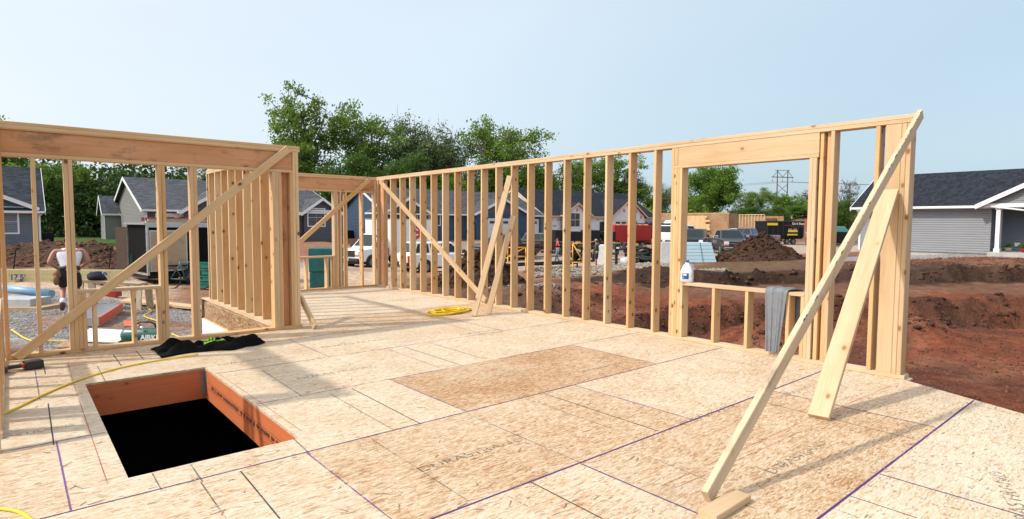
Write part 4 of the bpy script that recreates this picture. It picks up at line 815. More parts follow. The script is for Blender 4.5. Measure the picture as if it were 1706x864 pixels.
# the wood behind the left houses and the hedge line under the tall trees read as one mass each
def thicket(name, p0, p1, d0, d1, h0, h1, n, leafm, leaf=.4):
    px = p0+(p1-p0)*rng.random(n); d = d0+(d1-d0)*rng.random(n); P = C2[None]+FH[None]*d[:, None]+RH_[None]*((px-853)/979*d)[:, None]
    hmax = h0+(h1-h0)*(.5+.9*fbm(P[:, 0], P[:, 1], 4, .25)); z = gz_np(P[:, 0], P[:, 1], False)[0]+hmax*rng.random(n)**.8
    P = np.stack([P[:, 0], P[:, 1], z], -1); U = rng.normal(0, 1, (n, 3)); U /= np.linalg.norm(U, axis=1)[:, None]; W = np.cross(U, rng.normal(0, 1, (n, 3))); W /= np.linalg.norm(W, axis=1)[:, None]
    s = (leaf*(.5+rng.random(n)))[:, None]*.5; V = np.stack([P-U*s, P+W*s*.65, P+U*s, P-W*s*.65], 1)
    lm = D.meshes.new(name); lm.vertices.add(n*4); lm.vertices.foreach_set('co', V.reshape(-1).astype(np.float32)); lm.loops.add(n*4); lm.polygons.add(n); lm.loops.foreach_set('vertex_index', np.arange(n*4, dtype=np.int32)); lm.polygons.foreach_set('loop_start', np.arange(0, n*4, 4, dtype=np.int32)); lm.update(calc_edges=True)
    a = lm.attributes.new('leaf', 'FLOAT', 'FACE'); a.data.foreach_set('value', rng.random(n).astype(np.float32)); o = link(name, lm, LEAF[leafm]); tag(o, kind='stuff'); return o
thicket('undergrowth', -40, 330, 58, 86, 3.5, 9.5, 30000, 'deep'); thicket('undergrowth', 420, 1090, 96, 116, 2.5, 6, 22000, 'mid', .5); thicket('undergrowth', 1080, 1440, 122, 150, 2, 5.5, 11000, 'mid', .6); thicket('undergrowth', 1440, 1900, 160, 200, 2, 5, 6000, 'mid', .8)

# ------------------------------------------------------------------ houses (all square with the deck)
def lap(mb, a, b, z0, z1, n, rng_=None, e=.115):
    a, b, n = Vector(a), Vector(b), Vector(n); k = max(1, int(round((z1-z0)/e))); e = (z1-z0)/k
    for i in range(k):
        za, zb = z0+i*e, z0+(i+1)*e; t0, t1 = (rng_(za+.5*e) if rng_ else (0,1))
        if t1-t0 < .01: continue
        A, B = a.lerp(b, t0), a.lerp(b, t1); o = n*.034; q = n*.004; U = Vector((0,0,1)); zm = za+(zb-za)*.58
        mb.add([A+U*za+o, B+U*za+o, B+U*zm+o, A+U*zm+o, A+U*za, B+U*za, B+U*zb+q, A+U*zb+q], [(0,1,2,3),(4,5,1,0),(3,2,6,7)])
def wall_slab(mb, a, b, z0, z1, n, t=.12):
    a, b, n = Vector(a), Vector(b), Vector(n); U = Vector((0,0,1)); mb.hexa([a-n*t+U*z0, b-n*t+U*z0, b-n*.004+U*z0, a-n*.004+U*z0, a-n*t+U*z1, b-n*t+U*z1, b-n*.004+U*z1, a-n*.004+U*z1])
def window(par, c, n, w, h, pane=GLASS, frame=WHITE, bars=(1,1), proud=.035):
    c, n = Vector(c), Vector(n); s = Vector((-n.y, n.x, 0)); M = Matrix(((s.x,n.x,0,c.x),(s.y,n.y,0,c.y),(0,0,1,c.z),(0,0,0,1)))
    mb = MB(); t = .09
    mb.box(-w/2-t,w/2+t,-.05,proud,-h/2-t,-h/2,M).box(-w/2-t,w/2+t,-.05,proud,h/2,h/2+t,M).box(-w/2-t,-w/2,-.05,proud,-h/2,h/2,M).box(w/2,w/2+t,-.05,proud,-h/2,h/2,M)
    for i in range(bars[0]): x = -w/2+w*(i+1)/(bars[0]+1); mb.box(x-.022,x+.022,-.03,proud*.7,-h/2,h/2,M)
    for i in range(bars[1]): z = -h/2+h*(i+1)/(bars[1]+1); mb.box(-w/2,w/2,-.03,proud*.6,z-.022,z+.022,M)
    f = mb.build('window', frame, par, Matrix()); q = MB(); q.box(-w/2,w/2,-.02,proud*.25+.012,-h/2,h/2,M); q.build('pane', pane, f, Matrix()); return f
def gdoor(par, c, n, w, h, lites=4, m=GARAGE):
    c, n = Vector(c), Vector(n); s = Vector((-n.y, n.x, 0)); M = Matrix(((s.x,n.x,0,c.x),(s.y,n.y,0,c.y),(0,0,1,c.z),(0,0,0,1)))
    mb = MB()
    for i in range(4): mb.box(-w/2,w/2,-.02,.03,i*h/4+.006,(i+1)*h/4-.006,M)
    for i in range(4):
        for j in range(lites*2):
            if i == 3: continue
            x = -w/2+w*(j+.5)/(lites*2); mb.box(x-w/lites*.2,x+w/lites*.2,.03,.042,i*h/4+.1,(i+1)*h/4-.1,M)
    for x in (-w/2-.06, w/2+.06): mb.box(x-.06,x+.06,-.02,.055,0,h+.12,M)
    mb.box(-w/2,w/2,-.02,.055,h,h+.12,M)
    f = mb.build('garage_door', m, par, Matrix()); q = MB()
    for j in range(lites): x = -w/2+w*(j+.5)/lites; q.box(x-w/lites*.38,x+w/lites*.38,.028,.048,h*.80,h*.93,M)
    q.build('door_lights', GLASS, f, Matrix())
def gable_roof(par, x0, x1, y0, y1, ze, zr, axis, m, ov=.38, rake=.3, t=.12, trim=WHITE, gutter=True, name='roof'):
    mb = MB(); tr = MB()
    def P(u, v, z): return Vector((u, v, z)) if axis == 'x' else Vector((v, u, z))   # u along ridge
    u0, u1, v0, v1 = (x0,x1,y0,y1) if axis == 'x' else (y0,y1,x0,x1)
    vm = (v0+v1)/2; sl = (zr-ze)/(vm-v0)
    for s, ve in ((-1, v0-ov), (1, v1+ov)):
        zo = ze-sl*ov; a0, a1 = u0-rake, u1+rake
        mb.hexa([P(a0,ve,zo),P(a1,ve,zo),P(a1,vm,zr),P(a0,vm,zr),P(a0,ve,zo+t),P(a1,ve,zo+t),P(a1,vm,zr+t),P(a0,vm,zr+t)])
        for u in (a0-.03, a1+.0): tr.hexa([P(u,ve,zo-.13),P(u+.03,ve,zo-.13),P(u+.03,vm,zr-.13),P(u,vm,zr-.13),P(u,ve,zo+t+.01),P(u+.03,ve,zo+t+.01),P(u+.03,vm,zr+t+.01),P(u,vm,zr+t+.01)])
        w = .11 if gutter else .03
        vv = (ve-w, ve-.002) if s < 0 else (ve+.002, ve+w)
        tr.hexa([P(a0,vv[0],zo-.02),P(a1,vv[0],zo-.02),P(a1,vv[1],zo-.02),P(a0,vv[1],zo-.02),P(a0,vv[0],zo+t-.01),P(a1,vv[0],zo+t-.01),P(a1,vv[1],zo+t-.01),P(a0,vv[1],zo+t-.01)])
        sv = sorted((ve, v0 if s < 0 else v1)); tr.hexa([P(u0,sv[0],zo-.05),P(u1,sv[0],zo-.05),P(u1,sv[1],zo-.05),P(u0,sv[1],zo-.05),P(u0,sv[0],zo-.02),P(u1,sv[0],zo-.02),P(u1,sv[1],zo-.02),P(u0,sv[1],zo-.02)])
    r = mb.build(name, m, par, Matrix()); tr.build('fascia', trim, par, Matrix()); return r
def gable_wall(mb, a, b, z0, ze, zr, n, e=.115, flat=False):
    a, b = Vector(a), Vector(b); f = lambda z: (0,1) if z <= ze else (.5*(z-ze)/(zr-ze), 1-.5*(z-ze)/(zr-ze))
    U = Vector((0,0,1)); n = Vector(n); m = (a+b)/2; o = -n*.004; i = -n*.12
    P = [a+U*z0, b+U*z0, b+U*ze, m+U*zr, a+U*ze]; mb.add([p+o for p in P]+[p+i for p in P], [(0,1,2,3,4),(9,8,7,6,5)]+[(k,(k+1)%5,5+(k+1)%5,5+k) for k in range(5)])
    if not flat: lap(mb, a, b, z0, ze, n, f, e); lap(mb, a, b, ze, zr-.05, n, f, e)
def corner(mb, x, y, z0, z1, w=.11): mb.box(x-w/2,x+w/2,y-w/2,y+w/2,z0,z1)
def house_base(par, x0, x1, y0, y1, z): mb = MB(); mb.box(x0+.03,x1-.03,y0+.03,y1-.03,z-1.2,z+.02); mb.build('footing', CONC, par, Matrix())
def downspout(par, p, z0, z1, out): mb = MB(); p, out = Vector(p), Vector(out); U = Vector((0,0,1)); mb.bar(p+U*z0, p+U*(z1-.35), .08, .06, (1,0,0)); mb.bar(p+U*(z1-.35), p+out+U*z1, .08, .06, (1,0,0)); mb.build('downspout', WHITE, par, Matrix())
# --- blue-grey house at the far left
yy = 40.; xr = on_y(67,400,yy).x; ze = on_y(72,348,yy).z; zg = -.2
h = thing('house', (xr-4,yy+4,zg), 'blue grey house with a dark slate roof at the far left edge', 'house', 'houses round the site')
mb = MB(); wall_slab(mb, (xr-9,yy,0), (xr,yy,0), zg, ze, (0,-1,0)); lap(mb, (xr-9,yy,0), (xr,yy,0), zg, ze, (0,-1,0)); wall_slab(mb, (xr,yy,0), (xr,yy+8,0), zg, ze, (1,0,0)); lap(mb, (xr,yy,0), (xr,yy+8,0), zg, ze, (1,0,0)); gable_wall(mb, (xr-.1,yy,0), (xr-.1,yy+8,0), ze, ze, ze+2.7, (1,0,0)); mb.build('wall', SID_B, h, Matrix())
gable_roof(h, xr-9, xr, yy, yy+8, ze, ze+2.75, 'x', ROOFB, .35)
gx = xr-3.3; mb = MB(); gable_wall(mb, (gx-3.0,yy-.02,0), (gx+3.0,yy-.02,0), ze+.12, ze+.13, ze+1.42, (0,-1,0), .2, True); mb.build('gable', TEALB, h, Matrix()); gable_roof(h, gx-3.0, gx+3.0, yy-.02, yy+4, ze+.1, ze+1.42, 'y', ROOFB, .3, .25, gutter=False)
mb = MB(); mb.box(gx-3.1,gx+3.1,yy-.06,yy-.005,ze-.02,ze+.12); mb.build('trim_board', WHITE, h, Matrix()); mb = MB(); corner(mb, xr, yy, zg, ze); mb.build('corner_trim', WHITE, h, Matrix())
wc = on_y(14,369,yy); window(h, (wc.x-.1, yy, wc.z), (0,-1,0), 1.05, 1.35, CURTAIN, bars=(0,1)); downspout(h, (xr+.02,yy-.1,0), zg+.1, ze-.1, (.25,-.2,0))
mb = MB(); u = gat(76,39.5); mb.box(u.x-.42,u.x+.42,u.y-.4,u.y+.4,u.z-.05,u.z+.85)
for k in range(6): mb.box(u.x-.44,u.x+.44,u.y-.42,u.y+.42,u.z+.08+k*.125,u.z+.10+k*.125)
tag(mb.build('air_conditioner', BLKM), 'dark air conditioner box beside the blue house at far left', 'air conditioner'); house_base(h, xr-9, xr, yy, yy+8, zg)
# --- taupe and graphite house
yf = 43.; xc = on_y(245,400,yf).x; ze = on_y(300,349,yf).z; zg = -.2; yb = on_x(193,395,xc).y; xe = on_y(562,400,yf).x; zr = on_y(215,297,(yf+yb)/2).z
h = thing('house', (xc+8,yf+4,zg), 'taupe and graphite sided house with a long grey shingle roof behind the black trailer', 'house', 'houses round the site')
mb = MB(); wall_slab(mb, (xc,yb,0), (xc,yf,0), zg, ze, (-1,0,0)); gable_wall(mb, (xc,yb,0), (xc,yf,0), zg, ze, zr, (-1,0,0)); mb.build('side_wall', SID_T, h, Matrix())
mb = MB(); wall_slab(mb, (xc,yf,0), (xe,yf,0), zg, ze, (0,-1,0)); lap(mb, (xc+.06,yf,0), (xe,yf,0), zg, ze, (0,-1,0)); wall_slab(mb, (xe,yf,0), (xe,yb,0), zg, ze, (1,0,0)); lap(mb, (xe,yf,0), (xe,yb,0), zg, ze, (1,0,0)); mb.build('wall', SID_G, h, Matrix())
gable_roof(h, xc, xe, yf, yb, ze, zr, 'x', ROOFG, .4, .35)
mb = MB(); wall_slab(mb, (xc-1.2,yb-.8,0), (xc-1.2,yb-4.2,0), zg, ze-.1, (-1,0,0)); gable_wall(mb, (xc-1.2,yb-.8,0), (xc-1.2,yb-4.2,0), zg, ze-.1, ze+1.3, (-1,0,0)); wall_slab(mb, (xc-1.2,yb-4.2,0), (xc-.01,yb-4.2,0), zg, ze-.1, (0,-1,0)); lap(mb, (xc-1.2,yb-4.2,0), (xc-.01,yb-4.2,0), zg, ze-.1, (0,-1,0)); mb.build('bay_wall', SID_T, h, Matrix()); gable_roof(h, xc-1.2, xc+1, yb-4.2, yb-.8, ze-.1, ze+1.3, 'x', ROOFG, .3, .3)
gdx = [on_y(p,380,yf).x for p in (262,326)]; gdoor(h, (sum(gdx)/2, yf-.02, zg), (0,-1,0), gdx[1]-gdx[0], 2.15, 2)
g1 = on_y(378,345,yf).x; gable_h = 1.9; mb = MB(); gable_wall(mb, (g1-3.2,yf-.6,0), (g1+3.2,yf-.6,0), zg, ze-.05, ze+gable_h, (0,-1,0)); mb.build('gable', SID_G, h, Matrix()); gable_roof(h, g1-3.2, g1+3.2, yf-.6, yf+3.5, ze-.05, ze+gable_h, 'y', ROOFG, .35, .3)
pk = on_y(533,332,yf); g2 = pk.x; w2 = on_y(562,345,yf).x-g2; mb = MB(); gable_wall(mb, (g2-w2,yf-.4,0), (g2+w2,yf-.4,0), zg, ze-.02, pk.z, (0,-1,0)); mb.build('gable', SID_G, h, Matrix()); gable_roof(h, g2-w2, g2+w2, yf-.4, yf+3.5, ze-.02, pk.z+.02, 'y', ROOFG, .35, .3)
mb = MB(); mb.box(g2-w2,g2+w2,yf-.46,yf-.41,ze+.02,ze+.17); mb.build('trim_board', WHITE, h, Matrix())
for q in (xc, xe): mb = MB(); corner(mb, q, yf, zg, ze); mb.build('corner_trim', WHITE, h, Matrix())
wc = on_y(527,362,yf-.4); window(h, (wc.x, yf-.4, wc.z), (0,-1,0), 1.45, 1.45, bars=(1,1)); downspout(h, (xc-.05,yf-.02,0), zg, ze-.15, (-.1,-.3,0)); downspout(h, (xc-1.25,yb-4.1,0), zg, ze-.2, (-.2,0,0)); downspout(h, (xc-.05,yb-5.0,0), zg, ze-.2, (-.2,0,0)); house_base(h, xc, xe, yf, yb, zg)
# --- navy house
yf = 44.; xc = on_y(645,400,yf).x; ze = 2.5; zg = -.4; yb = on_x(566,395,xc).y; xe = on_y(900,390,yf).x; zr = on_y(760,319,(yf+yb)/2).z
h = thing('house', (xc+8,yf+5,zg), 'navy blue house with a long grey roof and two white garage doors', 'house', 'houses round the site')
mb = MB(); gable_wall(mb, (xc,yb,0), (xc,yf,0), zg, ze, zr, (-1,0,0), .15); wall_slab(mb, (xc,yf,0), (xe,yf,0), zg, ze, (0,-1,0)); lap(mb, (xc,yf,0), (xe,yf,0), zg, ze, (0,-1,0), None, .15); wall_slab(mb, (xe,yf,0), (xe,yb,0), zg, ze, (1,0,0)); mb.build('wall', SID_N, h, Matrix())
gable_roof(h, xc, xe, yf, yb, ze, zr, 'x', ROOFG, .45, .4)
gl0, gl1, gpk = on_y(793,356,yf-1).x, on_y(880,356,yf-1).x, on_y(838,332,yf-1).z; mb = MB(); gable_wall(mb, (gl0,yf-1,0), (gl1,yf-1,0), ze, ze+.02, gpk, (0,-1,0), .15); mb.build('gable', SID_G, h, Matrix())
mb = MB(); wall_slab(mb, (gl0,yf-1,0), (gl1,yf-1,0), zg, ze, (0,-1,0)); lap(mb, (gl0,yf-1,0), (gl1,yf-1,0), zg, ze, (0,-1,0), None, .15); wall_slab(mb, (gl0,yf,0), (gl0,yf-1,0), zg, ze, (-1,0,0)); mb.build('garage_wall', SID_N, h, Matrix()); gable_roof(h, gl0, gl1, yf-1, yf+4, ze, gpk, 'y', ROOFG, .35, .3)
d0, d1 = on_y(814,390,yf-1).x, on_y(858,390,yf-1).x; gdoor(h, ((d0+d1)/2, yf-1.02, zg), (0,-1,0), d1-d0, 2.25, 4); d0, d1 = on_y(870,390,yf).x, on_y(888,390,yf).x; gdoor(h, (d0*.5+d1*.5+.4, yf-.02, zg), (0,-1,0), 2.4, 2.25, 2)
for p in (685,724): w_ = on_y(p,364,yf); window(h, (w_.x,yf,w_.z-.15), (0,-1,0), 1.3, 1.0, bars=(1,0))
g3 = on_y(675,350,yf).x; mb = MB(); gable_wall(mb, (g3-2.4,yf-.5,0), (g3+2.4,yf-.5,0), ze-.02, ze, ze+1.3, (0,-1,0), .15); mb.build('gable', SID_G, h, Matrix()); gable_roof(h, g3-2.4, g3+2.4, yf-.5, yf+3, ze, ze+1.3, 'y', ROOFG, .3, .25)
mb = MB(); corner(mb, xc, yf, zg, ze); mb.build('trim_board', WHITE, h, Matrix()); house_base(h, xc, xe, yf, yb, zg)
for k, (p, w_, hh) in enumerate(((582,.85,.9),(620,.35,1.25))):
    q = on_x(p,400,xc-.35); mb = MB(); zz = gz(q.x, q.y)
    if k == 0: mb.box(q.x-.4,q.x+.4,q.y-.42,q.y+.42,-.42,.6); mb.box(q.x-.42,q.x+.42,q.y-.44,q.y+.44,.5,.56)
    else: mb.box(q.x-.06,q.x+.1,q.y-.17,q.y+.17,.1,.75); mb.tube([(q.x,q.y,-.4),(q.x,q.y,.2)], .05, 8); mb.tube([(q.x,q.y,.7),(q.x,q.y,1.1)], .04, 8)
    tag(mb.build(('air_conditioner','utility_meter')[k], (BLKM, STEEL)[k]), ('dark air conditioner against the blue gable wall of the navy house', 'grey utility meter on the blue gable wall of the navy house')[k], ('air conditioner','meter')[k])
# --- white wrapped house under construction
yf = 44.5; xc = on_y(900,390,yf).x+.6; xe = on_y(1090,390,yf).x; ze = 2.55; zg = -.4; zr = on_y(935,318,yf+5.5).z
h = thing('house', (xc+10,yf+5,zg), 'unfinished house wrapped in printed white sheeting with raw wood eaves', 'house', 'houses round the site')
mb = MB(); wall_slab(mb, (xc,yf,0), (xe,yf,0), zg, ze, (0,-1,0)); gable_wall(mb, (xc,yf+11,0), (xc,yf,0), zg, ze, zr, (-1,0,0), flat=True); wall_slab(mb, (xe,yf,0), (xe,yf+11,0), zg, ze, (1,0,0))
gA, gB = on_y(938,350,yf-.5).x, on_y(984,350,yf-.5).x; gz_ = on_y(961,339,yf-.5).z; gable_wall(mb, (gA,yf-.5,0), (gB,yf-.5,0), zg, ze, gz_, (0,-1,0), flat=True)
hA, hB = on_y(1021,352,yf-1.5).x, on_y(1074,352,yf-1.5).x; hz_ = on_y(1047,332,yf-1.5).z; gable_wall(mb, (hA,yf-1.5,0), (hB,yf-1.5,0), zg, ze, hz_, (0,-1,0), flat=True); wall_slab(mb, (hA,yf,0), (hA,yf-1.5,0), zg, ze, (-1,0,0)); mb.build('wall', WRAP, h, Matrix())
gable_roof(h, xc, xe, yf, yf+11, ze, zr, 'x', ROOFD, .4, .3, trim=LUMB, gutter=False); gable_roof(h, gA, gB, yf-.5, yf+3, ze, gz_, 'y', ROOFD, .3, .3, trim=LUMB, gutter=False); gable_roof(h, hA, hB, yf-1.5, yf+5, ze, hz_, 'y', ROOFD, .4, .3, trim=LUMB, gutter=False)
w_ = on_y(958,362,yf-.5); window(h, (w_.x,yf-.5,w_.z-.3), (0,-1,0), 1.7, 1.7, bars=(1,1)); d0, d1 = on_y(1024,380,yf-1.5).x, on_y(1062,380,yf-1.5).x; gdoor(h, ((d0+d1)/2,yf-1.52,zg), (0,-1,0), d1-d0, 2.3, 4); d0, d1 = on_y(1073,380,yf).x, on_y(1088,380,yf).x; gdoor(h, ((d0+d1)/2,yf-.02,zg), (0,-1,0), d1-d0, 2.3, 2, PRIMER)
mb = MB(); q = on_y(1003,380,yf); mb.box(q.x-.5,q.x+.5,yf-.03,yf-.006,zg,zg+2.1); mb.build('door_opening', DARK, h, Matrix())
mb = MB()
for row in range(3):
    for p in range(905, 1020, 13):
        if 935 < p < 990 and row: continue
        q = on_y(p+(row%2)*6, 366+row*10, yf-.012); mb.box(q.x-.32,q.x+.32,yf-.014,yf-.008,q.z-.07,q.z+.07)
mb.build('wrap_print', INK_G, h, Matrix())
for p, y in ((1030,352),(1040,351),(1050,350),(1060,352),(1046,341),(951,350),(962,350),(972,351),(1068,362),(1068,354)):
    yy_ = (yf-.512 if p < 990 else yf-1.512); q = on_y(p,y,yy_); text('wrap_print', 'R', .62, face_M((q.x, yy_, q.z), (1,0,0), (0,0,1)), INK_R, h, 0, .03)
house_base(h, xc, xe, yf, yf+11, zg)
# --- light grey house at the right
xw = 35.3; yl = on_x(1432,400,xw).y; yc = on_x(1650,400,xw).y; ze = on_x(1500,342,xw).z+.02; zg = -.12; zr = ze+2.05; xd = xw+8.4
h = thing('house', (xw+4,yc,zg), 'light grey sided house with a charcoal roof and white porch post at the right edge', 'house', 'houses round the site')
mb = MB(); wall_slab(mb, (xw,yl,0), (xw,yc,0), zg, ze, (-1,0,0)); lap(mb, (xw,yl,0), (xw,yc,0), zg, ze, (-1,0,0), None, .135); gable_wall(mb, (xw,yl,0), (xd,yl,0), zg, ze, zr, (0,1,0)); mb.build('wall', SID_L, h, Matrix())
mb = MB(); wall_slab(mb, (xw+1.7,yc,0), (xw+1.7,yc-9,0), zg, ze, (-1,0,0)); lap(mb, (xw+1.7,yc,0), (xw+1.7,yc-9,0), zg, ze, (-1,0,0)); wall_slab(mb, (xw,yc,0), (xw+1.7,yc,0), zg, ze, (0,-1,0)); mb.build('porch_wall', SID_P, h, Matrix())
gable_roof(h, xw, xd, yc-9, yl, ze, zr, 'y', ROOFD, .45, .45)
gy0, gy1 = yc+.25, yc-6.2; gm = (gy0+gy1)/2; pk = ze+1.75; mb = MB(); gable_wall(mb, (xw-.5,gy0,0), (xw-.5,gy1,0), ze-.01, ze, pk, (-1,0,0)); mb.build('gable', SID_L, h, Matrix()); gable_roof(h, xw-.5, xw+4, gy1, gy0, ze, pk, 'x', ROOFD, .35, .3, gutter=False)
mb = MB(); mb.box(xw-.62,xw-.4,gy1,gy0,ze-.22,ze-.02); mb.build('trim_board', WHITE, h, Matrix()); mb = MB(); corner(mb, xw, yl, zg, ze); mb.build('corner_trim', WHITE, h, Matrix())
for k, (yp, xo) in enumerate(((on_x(1662,390,xw-.45).y, -.45), (yc-.1, 1.62))):
    mb = MB(); mb.box(xw+xo-.09,xw+xo+.09,yp-.09,yp+.09,zg+.12,ze-.2); mb.box(xw+xo-.13,xw+xo+.13,yp-.13,yp+.13,zg+.12,zg+.32); mb.box(xw+xo-.13,xw+xo+.13,yp-.13,yp+.13,ze-.34,ze-.2); mb.build('porch_post', WHITE, h, Matrix())
mb = MB(); mb.box(xw-.75,xw+1.7,yc-8.8,yc-.02,zg-.3,zg+.12); mb.build('porch_slab', CONC, h, Matrix()); mb = MB(); q = on_x(1695,407,xw+1.68); mb.box(xw+1.63,xw+1.69,q.y-.12,q.y+.12,q.z-.10,q.z+.10); mb.build('outlet_cover', WHITE, h, Matrix())
mb = MB(); p0 = on_x(1636,345,xw-.5); mb.tube([(xw-.5,p0.y,ze-.1),(xw-.62,p0.y-.4,ze-.18),(xw-.62,p0.y-3.2,ze-.62)], .05, 8); mb.build('downspout', WHITE, h, Matrix()); house_base(h, xw, xd, yc-9, yl, zg)
for px, lab, pm in ((1680, 'small purple flowering plant beside the white porch post', 'p'), (1706, 'red flower pot on the porch of the right house', 'r')):
    q = on_x(px,415,xw+.4); o = thing('potted_plant', (q.x,q.y,zg+.12), lab, 'plant'); mb = MB(); mb.lathe([(.10,0),(.16,.22),(.17,.24)], 14, WM[o.name]); mb.build('pot', RED if pm == 'r' else CONC, o, Matrix()); mb = MB()
    for _ in range(60): a = random.uniform(0,6.28); r = random.uniform(0,.26); mb.blob((q.x+r*math.cos(a), q.y+r*math.sin(a), zg+.38+random.uniform(0,.2)), .05,.05,.03, 5, .3)
    mb.build('foliage', LEAF['mid'], o, Matrix())
# --- strand board shell with a stack of lumber
cq = gat(1213, 74); zt = on_x(1213,355,cq.x).z; h = thing('house', (cq.x,cq.y,cq.z), 'roofless house shell sheathed in tan strand board beyond the pickups', 'house', 'houses round the site')
mb = MB(); y2 = on_x(1100,372,cq.x).y; mb.box(cq.x,cq.x+.15,cq.y,y2,cq.z-.5,zt); mb.build('wall', OSBW, h, Matrix()); mb = MB(); x2 = on_y(1231,372,cq.y).x; mb.box(cq.x+.151,x2,cq.y-.001,cq.y+.15,cq.z-.5,zt); mb.build('wall', OSBW, h, Matrix())
mb = MB(); mb.box(cq.x-.02,cq.x+.16,cq.y-.02,y2,zt,zt+.08); mb.build('top_plate', PALE, h, Matrix())
xs, ya, yb2 = x2+2.2, on_x(1231,372,x2+2.2).y, on_x(1273,372,x2+2.2).y; mb = MB(); zs = on_x(1250,358,xs).z; zb = cq.z
for k in range(int((ya-yb2)/.42)+2): yk = min(ya, yb2+.42*k); mb.box(xs,xs+.14,yk-.03,yk+.03,zb,zs)
mb.box(xs,xs+.14,yb2,ya,zs,zs+.09).box(xs,xs+.14,yb2,ya,zb-.4,zb+.05); mb.build('stud_frame', PALE, h, Matrix()); mb = MB(); mb.box(xs+3.2,xs+3.35,yb2-1,ya+3,zb,zs-.1); mb.box(xs+.3,xs+3.2,yb2-.1,yb2,zb,zs-.4); mb.build('wall', OSBW, h, Matrix())
st = gat(1162, 70); mb = MB(); 
for k in range(9):
    for j in range(2): L_ = 3.6+random.uniform(-.8,.8); mb.box(st.x-1+j*.5,st.x-.55+j*.5,st.y-L_/2,st.y+L_/2,st.z+.9+.24*k,st.z+1.13+.24*k)
mb.box(st.x-.9,st.x-.1,st.y-1.5,st.y+1.5,st.z-.1,st.z+.9); tag(mb.build('lumber_stack', PALE), 'tall stack of pale lumber in front of the strand board house shell', 'lumber')
# --- wooden H-frame power pole
pb = gat(1300, 215); zp = lambda y: on_y(1300,y,pb.y).z; ph = thing('power_pole', pb, 'wooden H frame power pole standing over the treetops seen in the window opening', 'power pole'); sp = RH_*1.87; POLE = mat('weathered_pole', (.085,.062,.05), .9)
for s in (-1,1):
    q = pb+Vector((*(sp*s),0)); mb = MB(); mb.tube([q+Vector((0,0,-1)), Vector((q.x,q.y,zp(282)))], [.24,.17], 8); mb.build('pole', POLE, ph, Matrix())
def pp(s, y): return Vector((pb.x+sp[0]*s, pb.y+sp[1]*s, zp(y)))
mb = MB(); mb.bar(pp(-2.1,294), pp(2.1,295), .3, .25); mb.bar(pp(-1.5,283), pp(1.4,283), .16, .16); mb.build('crossarm', POLE, ph, Matrix()); mb = MB()
for a, b in (((-1,306),(1,321)),((1,306),(-1,321)),((-1,284),(0,294)),((1,284),(0,294)),((-1,284),(-1.9,294)),((1,284),(1.9,294))): mb.bar(pp(*a), pp(*b), .13, .13)
mb.build('brace', POLE, ph, Matrix()); mb = MB()
for s in (-1.9,0,1.9): mb.tube([pp(s,295), pp(s,302)], .09, 6)
mb.build('insulator', STEEL, ph, Matrix())
for s in (-1.9,0,1.9):
    a = pp(s,302); mb = MB(); e1 = at(560, 340, 420); e2 = at(2050, 296, 330)
    for e in (e1, e2): mb.tube([a.lerp(Vector((e.x,e.y,e.z)), t)-Vector((0,0,9*4*t*(1-t)*.35)) for t in [i/16 for i in range(17)]], .045, 4)
    mb.build('wire', STEEL, ph, Matrix())
# ------------------------------------------------------------------ vehicles (local x forward, y left)
def wheel(par, x, y, r, w, M, side, rim=STEEL):
    mb = MB(); W_ = M @ T(x, y, r) @ Matrix.Rotation(-side*PI/2, 4, 'X')
    mb.lathe([(r*.62,-w/2),(r*.93,-w/2),(r,-w/2+.03),(r,w/2-.03),(r*.93,w/2),(r*.62,w/2),(r*.60,w/2-.08),(r*.60,-w/2),(r*.62,-w/2)], 22, W_, caps=False); t = mb.build('wheel', RUB, par, Matrix())
    mb = MB(); mb.lathe([(r*.64,w/2-.05),(r*.60,w/2-.01),(r*.50,w/2-.05),(r*.15,w/2-.03),(.001,w/2-.02)], 22, W_)
    for k in range(6): a = PI*k/3; mb.bar(W_ @ Vector((r*.1*math.cos(a), r*.1*math.sin(a), w/2-.02)), W_ @ Vector((r*.58*math.cos(a), r*.58*math.sin(a), w/2-.02)), .07, .03, (W_.to_3x3() @ Vector((0,0,1))))
    mb.build('rim', rim, t, Matrix())
SPEC = {
 'pickup': dict(L=5.8, W=2.0, body=[(-2.88,.55),(-2.9,1.22),(-.9,1.24),(1.15,1.26),(2.55,1.20),(2.84,1.06),(2.9,.62),(2.72,.46),(-2.7,.46)], cab=(-.95,1.45,-.65,.62,1.24,1.90), wx=(1.85,-1.75), r=.42),
 'suv': dict(L=4.7, W=1.86, body=[(-2.3,.5),(-2.35,1.0),(-2.25,1.08),(1.0,1.06),(2.1,.96),(2.32,.82),(2.35,.5),(2.2,.34),(-2.2,.34)], cab=(-2.22,1.15,-1.85,.30,1.05,1.70), wx=(1.45,-1.4), r=.36),
 'van': dict(L=5.6, W=2.0, body=[(-2.75,.5),(-2.8,1.25),(1.3,1.25),(2.45,1.12),(2.72,.98),(2.78,.55),(2.6,.40),(-2.6,.40)], cab=(-2.78,1.75,-2.6,.75,1.24,2.10), wx=(1.8,-1.7), r=.37),
 'cutaway': dict(L=6.2, W=2.0, body=[(.6,.5),(.6,1.25),(1.6,1.25),(2.75,1.15),(3.0,.98),(3.06,.55),(2.9,.40),(.6,.40)], cab=(.6,2.0,.7,1.1,1.24,2.1), wx=(2.05,-1.8), r=.38)}
